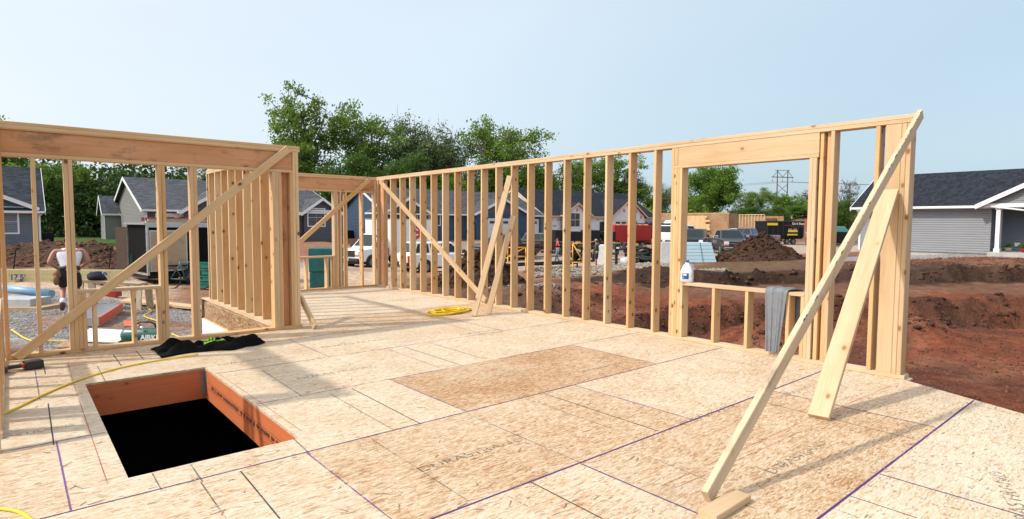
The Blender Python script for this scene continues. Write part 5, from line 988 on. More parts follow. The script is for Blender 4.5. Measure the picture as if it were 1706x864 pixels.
def vehicle(kind, label, cat, px, d, heading, paint, rims=STEEL, winback=True, plate=True, bumper=CHR, sc=1.):
    s = SPEC[kind]; g = gat(px, d); o = thing(cat.replace(' ','_'), g, label, cat, 'vehicles parked round the site', rz=heading); M = WM[o.name] @ Matrix.Scale(sc, 4); W = s['W']/2
    mb = MB(); mb.prism(s['body'], 'y', -W, W, 0, M); mb.build('body', paint, o, Matrix(), .07*sc, 3)
    x0, x1, r0, r1, zb, zt = s['cab']; wb, wt = W-.06, W-.26
    def cab(shr=0., zoff=0.): return [(x0,-wb,zb-.03),(x1,-wb,zb-.03),(x1,wb,zb-.03),(x0,wb,zb-.03),(r0,-wt,zt),(r1,-wt,zt),(r1,wt,zt),(r0,wt,zt)]
    Pc = [Vector(p) for p in cab()]; mb = MB(); mb.hexa([M @ p for p in Pc]); mb.build('cabin', paint, o, Matrix(), .06*sc, 3)
    def quad(A, B, Cc, Dd, u0, u1, v0, v1, off=.012):   # A,B bottom; Dd,Cc top
        f = lambda u, v: (A.lerp(B,u)).lerp(Dd.lerp(Cc,u), v); n = (B-A).cross(Dd-A).normalized()
        Q = [f(u0,v0),f(u1,v0),f(u1,v1),f(u0,v1)]; return [M @ (p+n*off) for p in Q], [M @ (p-n*.02) for p in Q]
    def pane(*a, **k):
        t, b = quad(*a, **k); mb = MB(); mb.hexa(b+t); mb.build('window', AUTOG, o, Matrix())
    bl_, br, tr, tl = Pc[2], Pc[1], Pc[5], Pc[6]; pane(Pc[1], Pc[2], Pc[6], Pc[5], .07,.93,.14,.93)            # windscreen
    pane(Pc[3], Pc[0], Pc[4], Pc[7], .1,.9,.2,.9) if winback and kind != 'cutaway' else None
    cuts = {'pickup': ((.10,.44),(.49,.90)), 'suv': ((.07,.33),(.37,.62),(.65,.93)), 'van': ((.66,.92),(.36,.62)), 'cutaway': ((.1,.85),)}[kind]
    for a, b in cuts: pane(Pc[2], Pc[3], Pc[7], Pc[6], 1-b,1-a,.18,.88); pane(Pc[0], Pc[1], Pc[5], Pc[4], a,b,.18,.88)
    for x in s['wx']:
        for sd in (-1,1):
            mb = MB(); mb.lathe([(s['r']*1.2,-.012),(s['r']*1.2,.012),(.01,.013)], 20, M @ T(x, sd*(W-.001), s['r']*1.02) @ Matrix.Rotation(-sd*PI/2, 4, 'X')); mb.build('wheel_arch', DARK, o, Matrix()); wheel(o, x, sd*(W-.06), s['r'], .25, M, sd, rims)
    xf = max(p[0] for p in s['body']); xb = min(p[0] for p in s['body']); tall = kind in ('pickup','van','cutaway'); zl = .95 if tall else .78
    mb = MB(); mb.box(xf-.10,xf+.035,-W*.62,W*.62,zl-.22,zl+.10,M); mb.build('grille', DARK, o, Matrix(), .02); 
    mb = MB(); mb.box(xf-.10,xf+.05,-W*.62,W*.62,zl-.08,zl-.02,M); mb.box(xf-.1,xf+.048,-W*.62,W*.62,zl+.10,zl+.14,M); mb.build('grille_bar', bumper, o, Matrix())
    for sd in (-1,1):
        y0, y1 = sorted((sd*W*.63, sd*W*.97)); mb = MB(); mb.box(xf-.16,xf+.012,y0,y1,zl-.10,zl+.10,M); mb.build('headlight', LENS, o, Matrix(), .02); mb = MB(); mb.box(xf-.16,xf+.008,y0,y1,zl-.19,zl-.105,M); mb.build('turn_signal', AMBER, o, Matrix(), .01)
        zt_ = 1.05 if tall else .85; mb = MB(); y0, y1 = sorted((sd*(W-.16), sd*(W+.006))); mb.box(xb-.02,xb+.10,y0,y1,zt_-.25,zt_+.15,M); mb.build('tail_light', REDL2, o, Matrix(), .02)
        mb = MB(); y0, y1 = sorted((sd*(W+.03), sd*(W+.26))); mb.box(x1-.35,x1-.22,y0,y1,zb+.02,zb+.24,M); mb.build('mirror', CHR if bumper is CHR else DARK, o, Matrix(), .03)
    mb = MB(); mb.box(xf-.15,xf+.09,-W*.96,W*.96,.42,.64,M); mb.build('bumper', bumper, o, Matrix(), .04); mb = MB(); mb.box(xb-.09,xb+.2,-W*.96,W*.96,.42,.62,M); mb.build('bumper', bumper, o, Matrix(), .04)
    if plate: mb = MB(); mb.box(xf+.09,xf+.10,-.16,.16,.48,.62,M); mb.box(xb-.10,xb-.09,-.16,.16,.48,.62,M); mb.build('licence_plate', WLAB, o, Matrix())
    if kind == 'pickup': mb = MB(); mb.box(xb+.1,x0-.1,-W+.12,W-.12,1.14,1.235,M); mb.build('bed_floor', DARK, o, Matrix())
    mb = MB(); mb.box(xb+.3,xf-.3,-W+.12,W-.12,.25,.45,M); mb.build('chassis', DARK, o, Matrix())
    return o, M
A_ = lambda deg: R_(deg)
bt, M = vehicle('cutaway', 'white box truck with a tall white cargo body behind the far corner studs', 'box truck', 640, 38.5, A_(196), WPAINT, bumper=DARK)
mb = MB(); mb.box(-3.6,.55,-1.18,1.18,.75,3.05,M); mb.build('cargo_box', WPAINT, bt, Matrix(), .02); mb = MB(); mb.box(-3.62,.57,-1.2,1.2,3.0,3.07,M); mb.box(-3.62,.57,-1.2,1.2,.72,.8,M); mb.build('box_rail', ALU, bt, Matrix())
nl = M.to_3x3() @ Vector((0,1,0)); xd_ = M.to_3x3() @ Vector((-1,0,0))
for s, lab in ((1,0),):
    pc = M @ Vector((-1.75,1.186,2.15)); mb = MB(); mb.lathe([(.48,0),(.48,.004)], 8, Matrix.Translation(pc) @ nl.to_track_quat('Z','Y').to_matrix().to_4x4()); mb.build('emblem', INK_R, bt, Matrix()); text('emblem_letter', 'C', .6, face_M(pc+nl*.006, xd_, (0,0,1)), INK_W, bt, .02); mb = MB(); [mb.box(-1.75-w_/2,-1.75+w_/2,1.184,1.189,z,z+.15,M) for z, w_ in ((1.38,.95),(1.12,.8))]; mb.build('lettering', INK_R, bt, Matrix())
vehicle('suv', 'white sport utility car parked before the white box truck', 'suv', 735, 33.2, A_(-8), WPAINT, bumper=DARK)
vehicle('pickup', 'dark maroon pickup seen from behind left of the black crossover', 'pickup', 842, 43.5, A_(188), MAROON)
vehicle('suv', 'glossy black crossover parked before the white wrapped house', 'suv', 912, 51.5, A_(-68), BLACKP, bumper=DARK)
vehicle('van', 'white van half hidden by the left jamb of the window opening', 'van', 1137, 60, A_(-5), WPAINT, bumper=DARK)
vehicle('suv', 'dark green suv facing left behind the pale blue foam boards', 'suv', 1157, 52, A_(205), DGREEN, bumper=DARK, sc=1.12)
vehicle('pickup', 'charcoal crew cab pickup with a chrome grille facing the dirt mound', 'pickup', 1213, 46.4, A_(-137), GREYP)
vehicle('pickup', 'dark blue pickup with its back to the camera right of the charcoal pickup', 'pickup', 1243, 58, A_(100), BLUEP)
vehicle('pickup', 'silver pickup parked behind the right jamb of the window opening', 'pickup', 1362, 62, A_(205), SILVP)
vehicle('suv', 'dark suv at the left end of the grey right house', 'suv', 1404, 73, A_(215), DGREEN, bumper=DARK)
vehicle('suv', 'white car hidden behind the charcoal and blue pickups', 'suv', 1226, 66, A_(170), WPAINT, bumper=DARK)
# trailers
def trailer(name, label, px, d, rz, L, W, H, m, axles=2, zf=.55, cat='trailer'):
    g = gat(px, d); o = thing(name, g, label, cat, 'work trailers', rz=rz); M = WM[o.name]
    mb = MB(); mb.box(-L/2,L/2,-W/2,W/2,zf,H,M); mb.build('body', m, o, Matrix(), .03); mb = MB(); mb.box(-L/2,L/2,-W/2+.1,W/2-.1,zf-.18,zf-.005,M); mb.bar(M @ Vector((L/2-.2,0,zf-.1)), M @ Vector((L/2+1.2,0,zf-.12)), .12, .1); mb.tube([M @ Vector((L/2+1.0,0,0)), M @ Vector((L/2+1.0,0,zf+.3))], .04, 8); mb.build('frame', BLKM, o, Matrix())
    for k in range(axles):
        for s in (-1,1): wheel(o, -.5-.4*(axles-1)+.8*k, s*(W/2+.14), .34, .22, M, s)
    for s in (-1,1): mb = MB(); x = -.5; y0, y1 = sorted((s*(W/2+.01), s*(W/2+.27))); mb.box(x-.45*axles-.35,x+.45*axles+.35,y0,y1,.74,.78,M); mb.build('fender', BLKM, o, Matrix())
    return o, M
t, M = trailer('enclosed_trailer', 'red enclosed work trailer with black lettering before the white wrapped house', 1047, 57, A_(155), 3.9, 1.9, 2.25, RED)
fs = 1 if (M.to_3x3() @ Vector((0,1,0))).dot(FW) < 0 else -1; nl = M.to_3x3() @ Vector((0,fs,0)); xd_ = M.to_3x3() @ Vector((-fs,0,0))
for tx, z, sz, mm in (('K',1.85,.4,INK_W),('•',1.87,.5,INK_K)): text('lettering', tx, sz, face_M(M @ Vector((.5 if fs > 0 else .5, fs*.956, z)), xd_, (0,0,1)), mm, t, .008)
mb = MB(); 
for k in range(5): mb.bar(M @ Vector((-1.8,-.5+.2*k,2.32)), M @ Vector((1.7,-.5+.2*k,2.34)), .1, .06)
for k in range(3): mb.box(-1.6+1.5*k,-1.55+1.5*k,-.9,.9,2.25,2.30,M)
mb.build('roof_rack_lumber', PALE, t, Matrix())
def dump(label, px, d, rz, L, W, H, words):
    o, M = trailer('dump_trailer', label, px, d, rz, L, W, H, BLKM, 2, .8); mb = MB()
    for k in range(int(L/.6)+1): x = -L/2+.02+k*(L-.08)/int(L/.6); mb.box(x-.04,x+.04,-W/2-.05,W/2+.05,.8,H+.02,M)
    mb.box(-L/2-.04,L/2+.04,-W/2-.06,W/2+.06,H-.06,H+.05,M); mb.build('side_ribs', DARK, o, Matrix())
    fs = 1 if (M.to_3x3() @ Vector((0,1,0))).dot(FW) < 0 else -1; xd_ = M.to_3x3() @ Vector((-fs,0,0))
    for (x, z, w_, h_, m) in ((L*.36,H-.3,1.3,.26,INK_Y),(-L*.20,H-1.05,1.2,.24,INK_Y),(-L*.19,H-1.45,1.3,.16,INK_Y)):
        mb = MB(); y0, y1 = sorted((fs*(W/2+.055), fs*(W/2+.065))); mb.box(-fs*x*1-w_/2 if 0 else x*(-1 if fs < 0 else 1)-w_/2, x*(-1 if fs < 0 else 1)+w_/2, y0, y1, z-h_/2, z+h_/2, M); mb.build('decal', m, o, Matrix())
    for tx, x, z, sz, m in words: text('lettering', tx, sz, face_M(M @ Vector((x*(-1 if fs < 0 else 1), fs*(W/2+.068), z)), xd_, (0,0,1)), m, o, .008)
    return o, M
dump('long black dump trailer with yellow decals and white lettering beyond the dirt mound', 1297, 66, A_(152), 4.6, 2.1, 2.55, (('Do It Best',-1.55,2.3,.36,INK_W),('—————',-1.5,1.98,.34,INK_R),('— —',-.3,2.15,.4,INK_R),('—  —',-.9,1.74,.4,INK_W)))
o, M = dump('black dump trailer with its red and yellow lit tailgate left of the window jamb', 1096, 63, A_(118), 4.2, 2.0, 2.2, ())
mb = MB(); mb.box(-2.17,-2.11,-.9,-.6,1.15,1.3,M); mb.box(-2.17,-2.11,.6,.9,1.15,1.3,M); mb.build('tail_light', REDL2, o, Matrix()); mb = MB(); mb.box(-2.18,-2.11,-.5,.5,.85,1.0,M); mb.build('decal', INK_Y, o, Matrix()); mb = MB(); mb.blob(M @ Vector((-1.2,0,2.2)), .6,.7,.35, 8, .2); mb.build('load', WLAB, o, Matrix())
TRLB = mat('matt_black_panel', (.010,.010,.011), .85, 0, .2, spec=.05)
# black enclosed trailer at the left, rear doors ajar
t, M = trailer('enclosed_trailer', 'black enclosed trailer with a plywood panel and ladder on its roof behind the front wall', 343, 22.5, A_(8), 4.6, 2.1, 2.2, TRLB, 2, .5)
mb = MB(); mb.box(-2.42,2.36,-1.1,1.1,2.19,2.26,M); mb.build('roof', ALU, t, Matrix()); mb = MB()
for y in (-1.06,1.06): mb.box(-2.34,-2.28,y-.05,y+.05,.45,2.2,M)
mb.box(-2.34,-2.28,-1.06,1.06,.45,.52,M); mb.box(-2.35,2.3,-1.068,-1.052,2.1,2.19,M); mb.build('door_frame', ALU, t, Matrix())
mb = MB(); mb.box(-2.2,-1.1,-1.085,-1.06,.62,1.95,M); mb.build('plywood_panel', PLY, t, Matrix()); mb = MB(); mb.box(-2.25,-1.05,-1.075,-1.055,.57,.62,M); mb.box(-2.25,-1.05,-1.075,-1.055,1.95,2.0,M); mb.box(-2.25,-2.2,-1.075,-1.055,.62,1.95,M); mb.box(-1.1,-1.05,-1.075,-1.055,.62,1.95,M); mb.build('panel_trim', ALU, t, Matrix())
mb = MB(); mb.hexa([M @ Vector(p) for p in ((-2.33,1.05,.5),(-2.33,1.02,.5),(-2.62,1.35,.5),(-2.60,1.38,.5),(-2.33,1.05,2.1),(-2.33,1.02,2.1),(-2.62,1.35,2.1),(-2.60,1.38,2.1))]); mb.build('open_door', BOOT, t, Matrix())
M2 = WM[t.name]; mb = MB(); MR = mat('faded_red_ladder', (.30,.09,.09), .6)
for y in (-.5,-.1): mb.bar(M2 @ Vector((-2.2,y,2.38)), M2 @ Vector((2.5,y,2.38)), .04, .12)
for k in range(15): x = -2.1+.31*k; mb.bar(M2 @ Vector((x,-.5,2.38)), M2 @ Vector((x,-.1,2.38)), .035, .035)
tag(mb.build('ladder', MR), 'faded red extension ladder lying on the roof of the black trailer', 'ladder'); mb = MB()
for k in range(6): mb.bar(M2 @ Vector((-2.3+.1*k,-.9+.09*k,2.30+.05*(k%2))), M2 @ Vector((.6+.4*k,-.85+.05*k,2.32+.05*(k%2))), .12, .06)
tag(mb.build('scrap_boards', PLY), 'loose scrap boards on the roof of the black trailer', 'lumber')
# utility trailers with loads and scaffold frames in the middle distance
def pt(px, y, d): return at(px, y, d)
o = thing('utility_trailer', gat(975, 43), 'black utility trailer with wire sides and tan tarped load behind the hooded man', 'trailer', 'work trailers', rz=A_(150)); M = WM[o.name]; mb = MB(); mb.box(-2.2,2.2,-1,1,.5,.6,M)
for s in (-1,1):
    for z in (1.0,1.5): mb.bar(M @ Vector((-2.2,s,z)), M @ Vector((2.2,s,z)), .05, .05)
    for k in range(9): x = -2.2+k*.55; mb.bar(M @ Vector((x,s,.55)), M @ Vector((x,s,1.5)), .05, .05)
mb.build('body', BLKM, o, Matrix()); [wheel(o, x, s*1.12, .36, .22, M, s) for x in (-.5,.4) for s in (-1,1)]
mb = MB(); [mb.blob(M @ Vector((random.uniform(-1.7,1.7),random.uniform(-.6,.6),random.uniform(.8,1.5))), .55,.4,.25, 7, .2) for _ in range(9)]; tag(mb.build('tarp_bundle', TARP), 'tan tarped bundles piled on the black utility trailer', 'tarp'); mb = MB()
for k in range(4): mb.box(-2+1.2*k,-1.1+1.2*k,-.9,.9,1.5,2.15+.1*(k%2),M)
mb.build('tool_rack', BLKM, o, Matrix())
o = thing('flatbed_trailer', gat(905, 33.5), 'low black open trailer frame in front of the red shirted man', 'trailer', 'work trailers'); z0 = WM[o.name].translation.z; a, b = gat(862, 32.6), gat(962, 34.2); mb = MB()
for dz, off in ((.42,0.),(.42,1.4)): q = Vector((*(FH*off),0)); mb.bar(a+q+Vector((0,0,dz)), b+q+Vector((0,0,dz)), .18, .1)
for k in range(5): q = a.lerp(b, k/4)+Vector((0,0,.42)); mb.bar(q, q+Vector((*(FH*1.4),0)), .08, .08); mb.bar(q, q+Vector((0,0,-.5)), .06, .06)
u = Vector((0,0,1.35)); mb.bar(a+u+Vector((*(FH*1.4),0)), b+u+Vector((*(FH*1.4),0)), .1, .08); mb.bar(a+Vector((*(FH*1.4),.75)), b+Vector((*(FH*1.4),.8)), .07, .05)
for k in (0,2,4): q = a.lerp(b, k/4)+Vector((*(FH*1.4),.4)); mb.bar(q, q+Vector((0,0,.95)), .06, .06)
mb.build('frame', BLKM, o, Matrix())
def yframe(px0, px1, y0, y1, d, label, flip=False):
    mb = MB(); A = at(px0,y1,d); B = at(px1,y1,d); Cc = at(px1,y0,d); Dd = at(px0,y0,d); 
    for p, q in ((A,B),(B,Cc),(Cc,Dd),(Dd,A),((A,Cc) if flip else (Dd,B))): mb.tube([p,q], .035, 6)
    q = Vector((*(FH*.5),0)); mb.tube([A,A+q], .03, 6); mb.tube([B,B+q], .03, 6); mb.tube([A, Vector((A.x,A.y,gz(A.x,A.y)-.05))], .035, 6); mb.tube([B, Vector((B.x,B.y,gz(B.x,B.y)-.05))], .035, 6)
    tag(mb.build('scaffold', YEL), label, 'scaffold', 'yellow scaffold frames')
yframe(846,876,412,427,32.4,'yellow scaffold frame left of the black trailer frame',True); yframe(954,972,405,437,33.3,'yellow scaffold frame beside the hooded man')
def box_thing(name, label, cat, px, d, w, dep, h, m, rz=0, lift=0, bev=.03):
    g = gat(px, d); M = T(g.x,g.y,g.z+lift) @ RZ(-YAW+rz); mb = MB(); mb.box(-w/2,w/2,-dep/2,dep/2,-.03,h,M); return tag(mb.build(name, m, None, Matrix(), bev), label, cat), M
for px, d, lab, fl in ((1027,37.5,'black mailbox on a post with a green lid, left of the pair','g'),(1043,38.2,'black mailbox on a post with white numbers, right of the pair','w')):
    g = gat(px, d); o = thing('mailbox', g, lab, 'mailbox', 'pair of black mailboxes', rz=-YAW); M = WM[o.name]; mb = MB(); mb.box(-.08,.08,-.08,.08,-.1,1.05,M); mb.bar(M @ Vector((0,0,.6)), M @ Vector((.0,-.4,1.0)), .08, .08); mb.build('post', DARK, o, Matrix()); mb = MB()
    mb.prism([(-.19,1.05),(.19,1.05),(.19,1.28),(.12,1.42),(-.12,1.42),(-.19,1.28)], 'y', -.5, .35, 0, M); mb.build('box', DARK, o, Matrix(), .02)
    mb = MB(); mb.box(-.1,.1,-.512,-.5,1.10,1.2,M); mb.build('number_plate', WLAB, o, Matrix())
    if fl == 'g': mb = MB(); mb.box(-.21,.21,-.52,.36,1.40,1.45,M); mb.build('lid', mat('green_lid', (.05,.25,.08), .6), o, Matrix(), .02)
# black corrugated drain pipe pile, wrapped in a loose heap
mb = MB(); g = gat(1064, 36.6)
for k in range(9):
    c0 = g+Vector((*(RH_*random.uniform(-.9,.9)),0))+Vector((*(FH*random.uniform(-.3,.3)),0)); R0 = random.uniform(.35,.62); tl = random.uniform(-.5,.5); pts = []
    for i in range(40): a = 2*PI*i/36; pts.append(c0+Vector((*(RH_*R0*math.cos(a)),0))+Vector((*(FH*R0*.7*math.sin(a)),0))+Vector((0,0,.16+.09*k+.25*R0*math.sin(a+tl)*(1+.3*k*.3))))
    mb.tube(pts, [.085+.012*(i%2) for i in range(40)], 8)
mb.tube([g+Vector((*(RH_*x),0))+Vector((0,0,z)) for x, z in ((-1.2,.95),(-.7,1.05),(-.2,.95),(.4,1.1),(.9,.9))], .08, 8); tag(mb.build('drain_pipe', RUB), 'heap of black corrugated drain pipe on the rubble between the studs', 'pipe')
mb = MB(); g = gat(1046, 36.2); mb.blob(g+Vector((0,0,.25)), .55,.45,.34, 10, .18); tag(mb.build('plastic_sheet', mat('clear_poly', (.45,.47,.5), .25, 0, .3, 3, .6, 8)), 'bunched grey plastic sheet left of the black drain pipe heap', 'plastic sheet')
mb = MB(); g = gat(1082, 49)
for k in range(14): mb.blob(g+Vector((*(RH_*random.uniform(-1.6,1.6)),0))+Vector((0,0,random.uniform(.1,.75))), .5,.4,.3, 7, .25)
tag(mb.build('tarp_pile', TARP), 'pile of tan tarps and blocks below the red trailer', 'tarp')
box_thing('panel_carton', 'white panel leaning beside the left jamb of the window opening', 'panel', 1110, 35.5, .75, .1, 1.35, WLAB, .2); box_thing('wall_pack', 'white wrapped pack behind the hooded man', 'pack', 1005, 40, .9, .7, 1.3, WLAB)
# pale blue foam boards leaning in a banded stack
g = gat(1161, 36.3); o = thing('foam_board_stack', g, 'banded stack of pale blue foam boards before the charcoal pickup', 'foam boards', rz=-YAW+.05); M = WM[o.name]; w_ = 31.5*2/979*36.3/1.0
mb = MB()
for k in range(6): mb.hexa([M @ Vector(p) for p in ((-1.35,-.35+.03*k+.0,.02+.205*k*1),(1.12-.05*k,-.35+.03*k,.02+.205*k),(1.12-.05*k,.6,.02+.205*k),(-1.35,.6,.02+.205*k),(-1.35,-.32+.03*k,.21+.205*k),(1.10-.05*k,-.32+.03*k,.21+.205*k),(1.10-.05*k,.6,.21+.205*k),(-1.35,.6,.21+.205*k))])
mb.build('boards', BLUEF, o, Matrix(), .008); mb = MB(); mb.bar(M @ Vector((.28,-.385,.0)), M @ Vector((.12,-.19,1.262)), .03, .012, (0,1,0)); mb.build('strap', TEAL, o, Matrix())
# teal wrapped pallet
g = gat(544, 20); o = thing('wrapped_pallet', g, 'tall pallet wrapped in dark teal sheeting outside the back wall window', 'wrapped pallet', rz=A_(0)); M = WM[o.name] @ RZ(-YAW+.12); x0, x1 = -.50,.50
mb = MB(); mb.box(x0,x1,-.4,.5,.10,.62,M); mb.box(x0-.02,x1-.04,-.42,.5,.625,1.12,M); mb.box(x0-.03,x1+.0,-.41,.5,1.125,1.42,M); mb.build('wrap', TEAL, o, Matrix(), .03); mb = MB(); [mb.box(x0,x1,y-.06,y+.06,-.05,.1,M) for y in (-.3,0,.35)]; mb.build('pallet', PLY, o, Matrix())
g = gat(1396, 66); o = thing('dumpster', g, 'dark dumpster with a teal cover beside the grey right house', 'dumpster', rz=A_(200)); M = WM[o.name]; mb = MB(); mb.prism([(-2.2,.2),(2.2,.2),(2.6,1.5),(-2.6,1.5)], 'y', -1, 1, 0, M); mb.build('bin', BLKM, o, Matrix(), .03); mb = MB(); mb.hexa([M @ Vector(p) for p in ((-2.6,-1.03,1.5),(2.6,-1.03,1.5),(2.6,1.03,1.5),(-2.6,1.03,1.5),(-2.3,-.6,2.1),(2.2,-.6,2.0),(2.2,.6,2.0),(-2.3,.6,2.1))]); mb.build('cover', TEAL, o, Matrix(), .05)
# ------------------------------------------------------------------ the yard beyond the front wall
def stack(name, label, px0, px1, d, z0, rows, cols, h, t, m, cat='lumber', rz=0):
    a, b = gat(px0, d), gat(px1, d); a.z = b.z = min(a.z,b.z)+z0; mb = MB(); dr = (b-a).normalized(); q = Vector((-dr.y,dr.x,0))
    for i in range(rows):
        for j in range(cols): e = random.uniform(-.08,.08); mb.bar(a+dr*e+q*j*(t+.004)+Vector((0,0,i*(h+.004))), b+dr*(random.uniform(-.3,.3) if i else .0)+q*j*(t+.004)+Vector((0,0,i*(h+.004))), t, h, (0,0,1))
    return tag(mb.build(name, m), label, cat)
YELW = wood('treated_pine', [(.47,.41,.23),(.42,.38,.21)], (.2,.12,.04), .4)
stack('lumber_bundle', 'long bundle of yellowish treated lumber numbered in blue behind the stooping worker', -30, 193, 18.2, .17, 3, 6, .14, .04, YELW); mb = MB(); [mb.bar(gat(p,18)+Vector((0,0,.03)), gat(p,18.6)+Vector((0,0,.03)), .12, .14) for p in (26,100,160)]; tag(mb.build('spacer_blocks', PLY), 'short spacer blocks under the numbered lumber bundle', 'wood blocks')
q1 = at(164,459,17.9); text('marking', '9118', .27, face_M(q1, Vector((*RH_,0)), (0,0,1)), INK_B, D.objects['lumber_bundle'], .012, .003); q1 = at(28,462,18.12); text('marking', '17.5', .25, face_M(q1, Vector((*RH_,0)), (0,0,1)), INK_B, D.objects['lumber_bundle'], .008, .003)
a, b = gat(-20, 13.6), gat(82, 13.4); mb = MB(); mb.tube([a+Vector((0,0,.40)), b+Vector((0,0,.27))], .095, 16); tag(mb.build('film_roll', BLUEROLL), 'light blue roll of film lying over pallets at left edge', 'roll'); 
o, M = box_thing('board_pack', 'grey pack of boards on a pallet below the light blue roll', 'board pack', 28, 13.0, .95, .6, .16, mat('grey_pack', (.42,.44,.46), .6, 0, .2), .0, .08, .01); o, M = box_thing('pallet', 'weathered wood pallet under the grey pack at left', 'pallet', 36, 12.9, 1.25, .75, .10, PLY, .03, -.02, .0)
# aluminium scaffold plank with orange ends
a, b = gat(172, 12.9), gat(128, 11.0); o = thing('scaffold_plank', (a+b)/2, 'ribbed aluminium plank with orange side rail lying on the gravel', 'plank'); mb = MB(); dr = (b-a).normalized(); q = Vector((-dr.y,dr.x,0))
for k in range(14): mb.bar(a+q*.25*0+dr*(a-b).length*(k+.5)/14+Vector((0,0,.17))-q*.28, a+dr*(a-b).length*(k+.5)/14+Vector((0,0,.17))+q*.28, .09, .02)
mb.build('deck', ALU, o, Matrix()); mb = MB(); [mb.bar(a+q*s*.30+Vector((0,0,.10)), b+q*s*.30+Vector((0,0,.10)), .035, .17) for s in (-1,1)]; mb.build('side_rail', ORNG, o, Matrix()); mb = MB(); mb.bar(b-q*.3+Vector((0,0,.10)), b+q*.3+Vector((0,0,.10)), .04, .16); mb.build('end_cap', ALU, o, Matrix())
def sheet(name, label, cat, pts, d, m, t=.015, lift=.03):
    P = [at(px,y,dd) for px, y, dd in pts]; 
    for p in P: p.z = gz(p.x,p.y)+lift
    mb = MB(); mb.hexa(P+[p+Vector((0,0,t)) for p in P]); return tag(mb.build(name, m), label, cat)
sheet('white_panel', 'white panel lying on the gravel below the front wall sill', 'panel', ((120,572,9.6),(196,572,9.5),(228,552,10.5),(150,556,10.6)), 0, WLAB, .02, .07); sheet('osb_offcut', 'strand board offcut under the white panel', 'board', ((88,586,9.3),(178,583,9.3),(200,570,9.9),(118,570,9.9)), 0, OSBW, .02, .03)
sheet('plank_scrap', 'flat pale planks lying on the dirt under the black trailer', 'board', ((200,514,14.5),(350,522,13.8),(350,513,14.3),(215,505,15.2)), 0, PALE, .05, .03); sheet('red_board', 'reddish board scrap lying on the gravel beside the compressor', 'board', ((206,546,11.2),(232,544,11.2),(228,540,11.8),(206,541,11.8)), 0, ORNG, .02, .03)
mb = MB(); mb.box(-4.62,-3.72,.09,.85,-.30,-.28); tag(mb.build('osb_offcut', OSBW), 'strand board landing outside the front wall next to the white foam', 'board')
# sawhorse bench with tools
ga, gb = gat(140, 13.6), gat(236, 13.8); o = thing('work_bench', (ga+gb)/2, 'rough plank work bench on stub legs behind the low sill', 'bench'); mb = MB(); up = Vector((0,0,.60)); mb.bar(ga+up, gb+up, .45, .05); mb.build('plank', PLY, o, Matrix())
for p in (ga, gb): mb = MB(); [mb.bar(p+Vector((*(FH*s*.25),0))-Vector((0,0,.05)), p+Vector((*(FH*s*.18),.58)), .16, .04) for s in (-1,1)]; mb.build('leg', AGED, o, Matrix())
mb = MB(); c = ga.lerp(gb,.17)+Vector((0,0,.70)); mb.blob(c, .19,.2,.10, 10, .3); mb.blob(c+Vector((.05,.05,-.05)), .16,.2,.10, 9, .3); tag(mb.build('tool_bag', mat('navy_canvas', (.012,.02,.04), .9)), 'dark navy tool bag on the end of the plank bench', 'bag')
g = gat(183, 15.6); mb = MB(); mb.box(-.19,.19,-.12,.12,0,.22,T(g) @ RZ(-YAW)); mb.tube([g+Vector((-.1,0,.2)), g+Vector((0,0,.28)), g+Vector((.12,0,.2))], .02, 8); tag(mb.build('fuel_can', RED, None, Matrix(), .05), 'red fuel can on the ground under the plank bench', 'fuel can')
g = gat(206, 19); mb = MB(); mb.lathe([(.14,0),(.165,.36),(.175,.37)], 16, T(g)); tag(mb.build('bucket', WLAB), 'white pail with a red label by the trailer door', 'bucket')
g = gat(346, 19.2); mb = MB(); M = T(g) @ RZ(-YAW)
for k in range(4): mb.box(-.2,.25,-.2,.2,.05+.22*k,.24+.22*k,M); mb.box(-.22,.27,-.22,.22,.20+.22*k,.24+.22*k,M)
tag(mb.build('crate_stack', mat('teal_crate', (.01,.19,.15), .5)), 'stack of teal plastic crates left of the side stud wall', 'crates')
g = gat(308, 19.0); o = thing('bicycle', g, 'bicycle half hidden behind the stud in front of the black trailer', 'bicycle', rz=-YAW); M = WM[o.name]
for x in (-.5,.5): mb = MB(); mb.tube([M @ Vector((x+.33*math.cos(a), 0, .34+.33*math.sin(a))) for a in [2*PI*i/24 for i in range(25)]], .022, 6, caps=False); mb.build('wheel', RUB, o, Matrix())
mb = MB(); [mb.tube([M @ Vector(p), M @ Vector(q)], .02, 6) for p, q in (((-.5,0,.34),(-.15,0,.85)),((-.15,0,.85),(.4,0,.9)),((-.02,0,.3),(.4,0,.85)),((-.02,0,.3),(-.2,0,.9)),((-.5,0,.34),(-.02,0,.3)),((.5,0,.34),(.38,0,1.0)))]; mb.build('frame', mat('teal_frame', (.012,.09,.12), .4), o, Matrix())
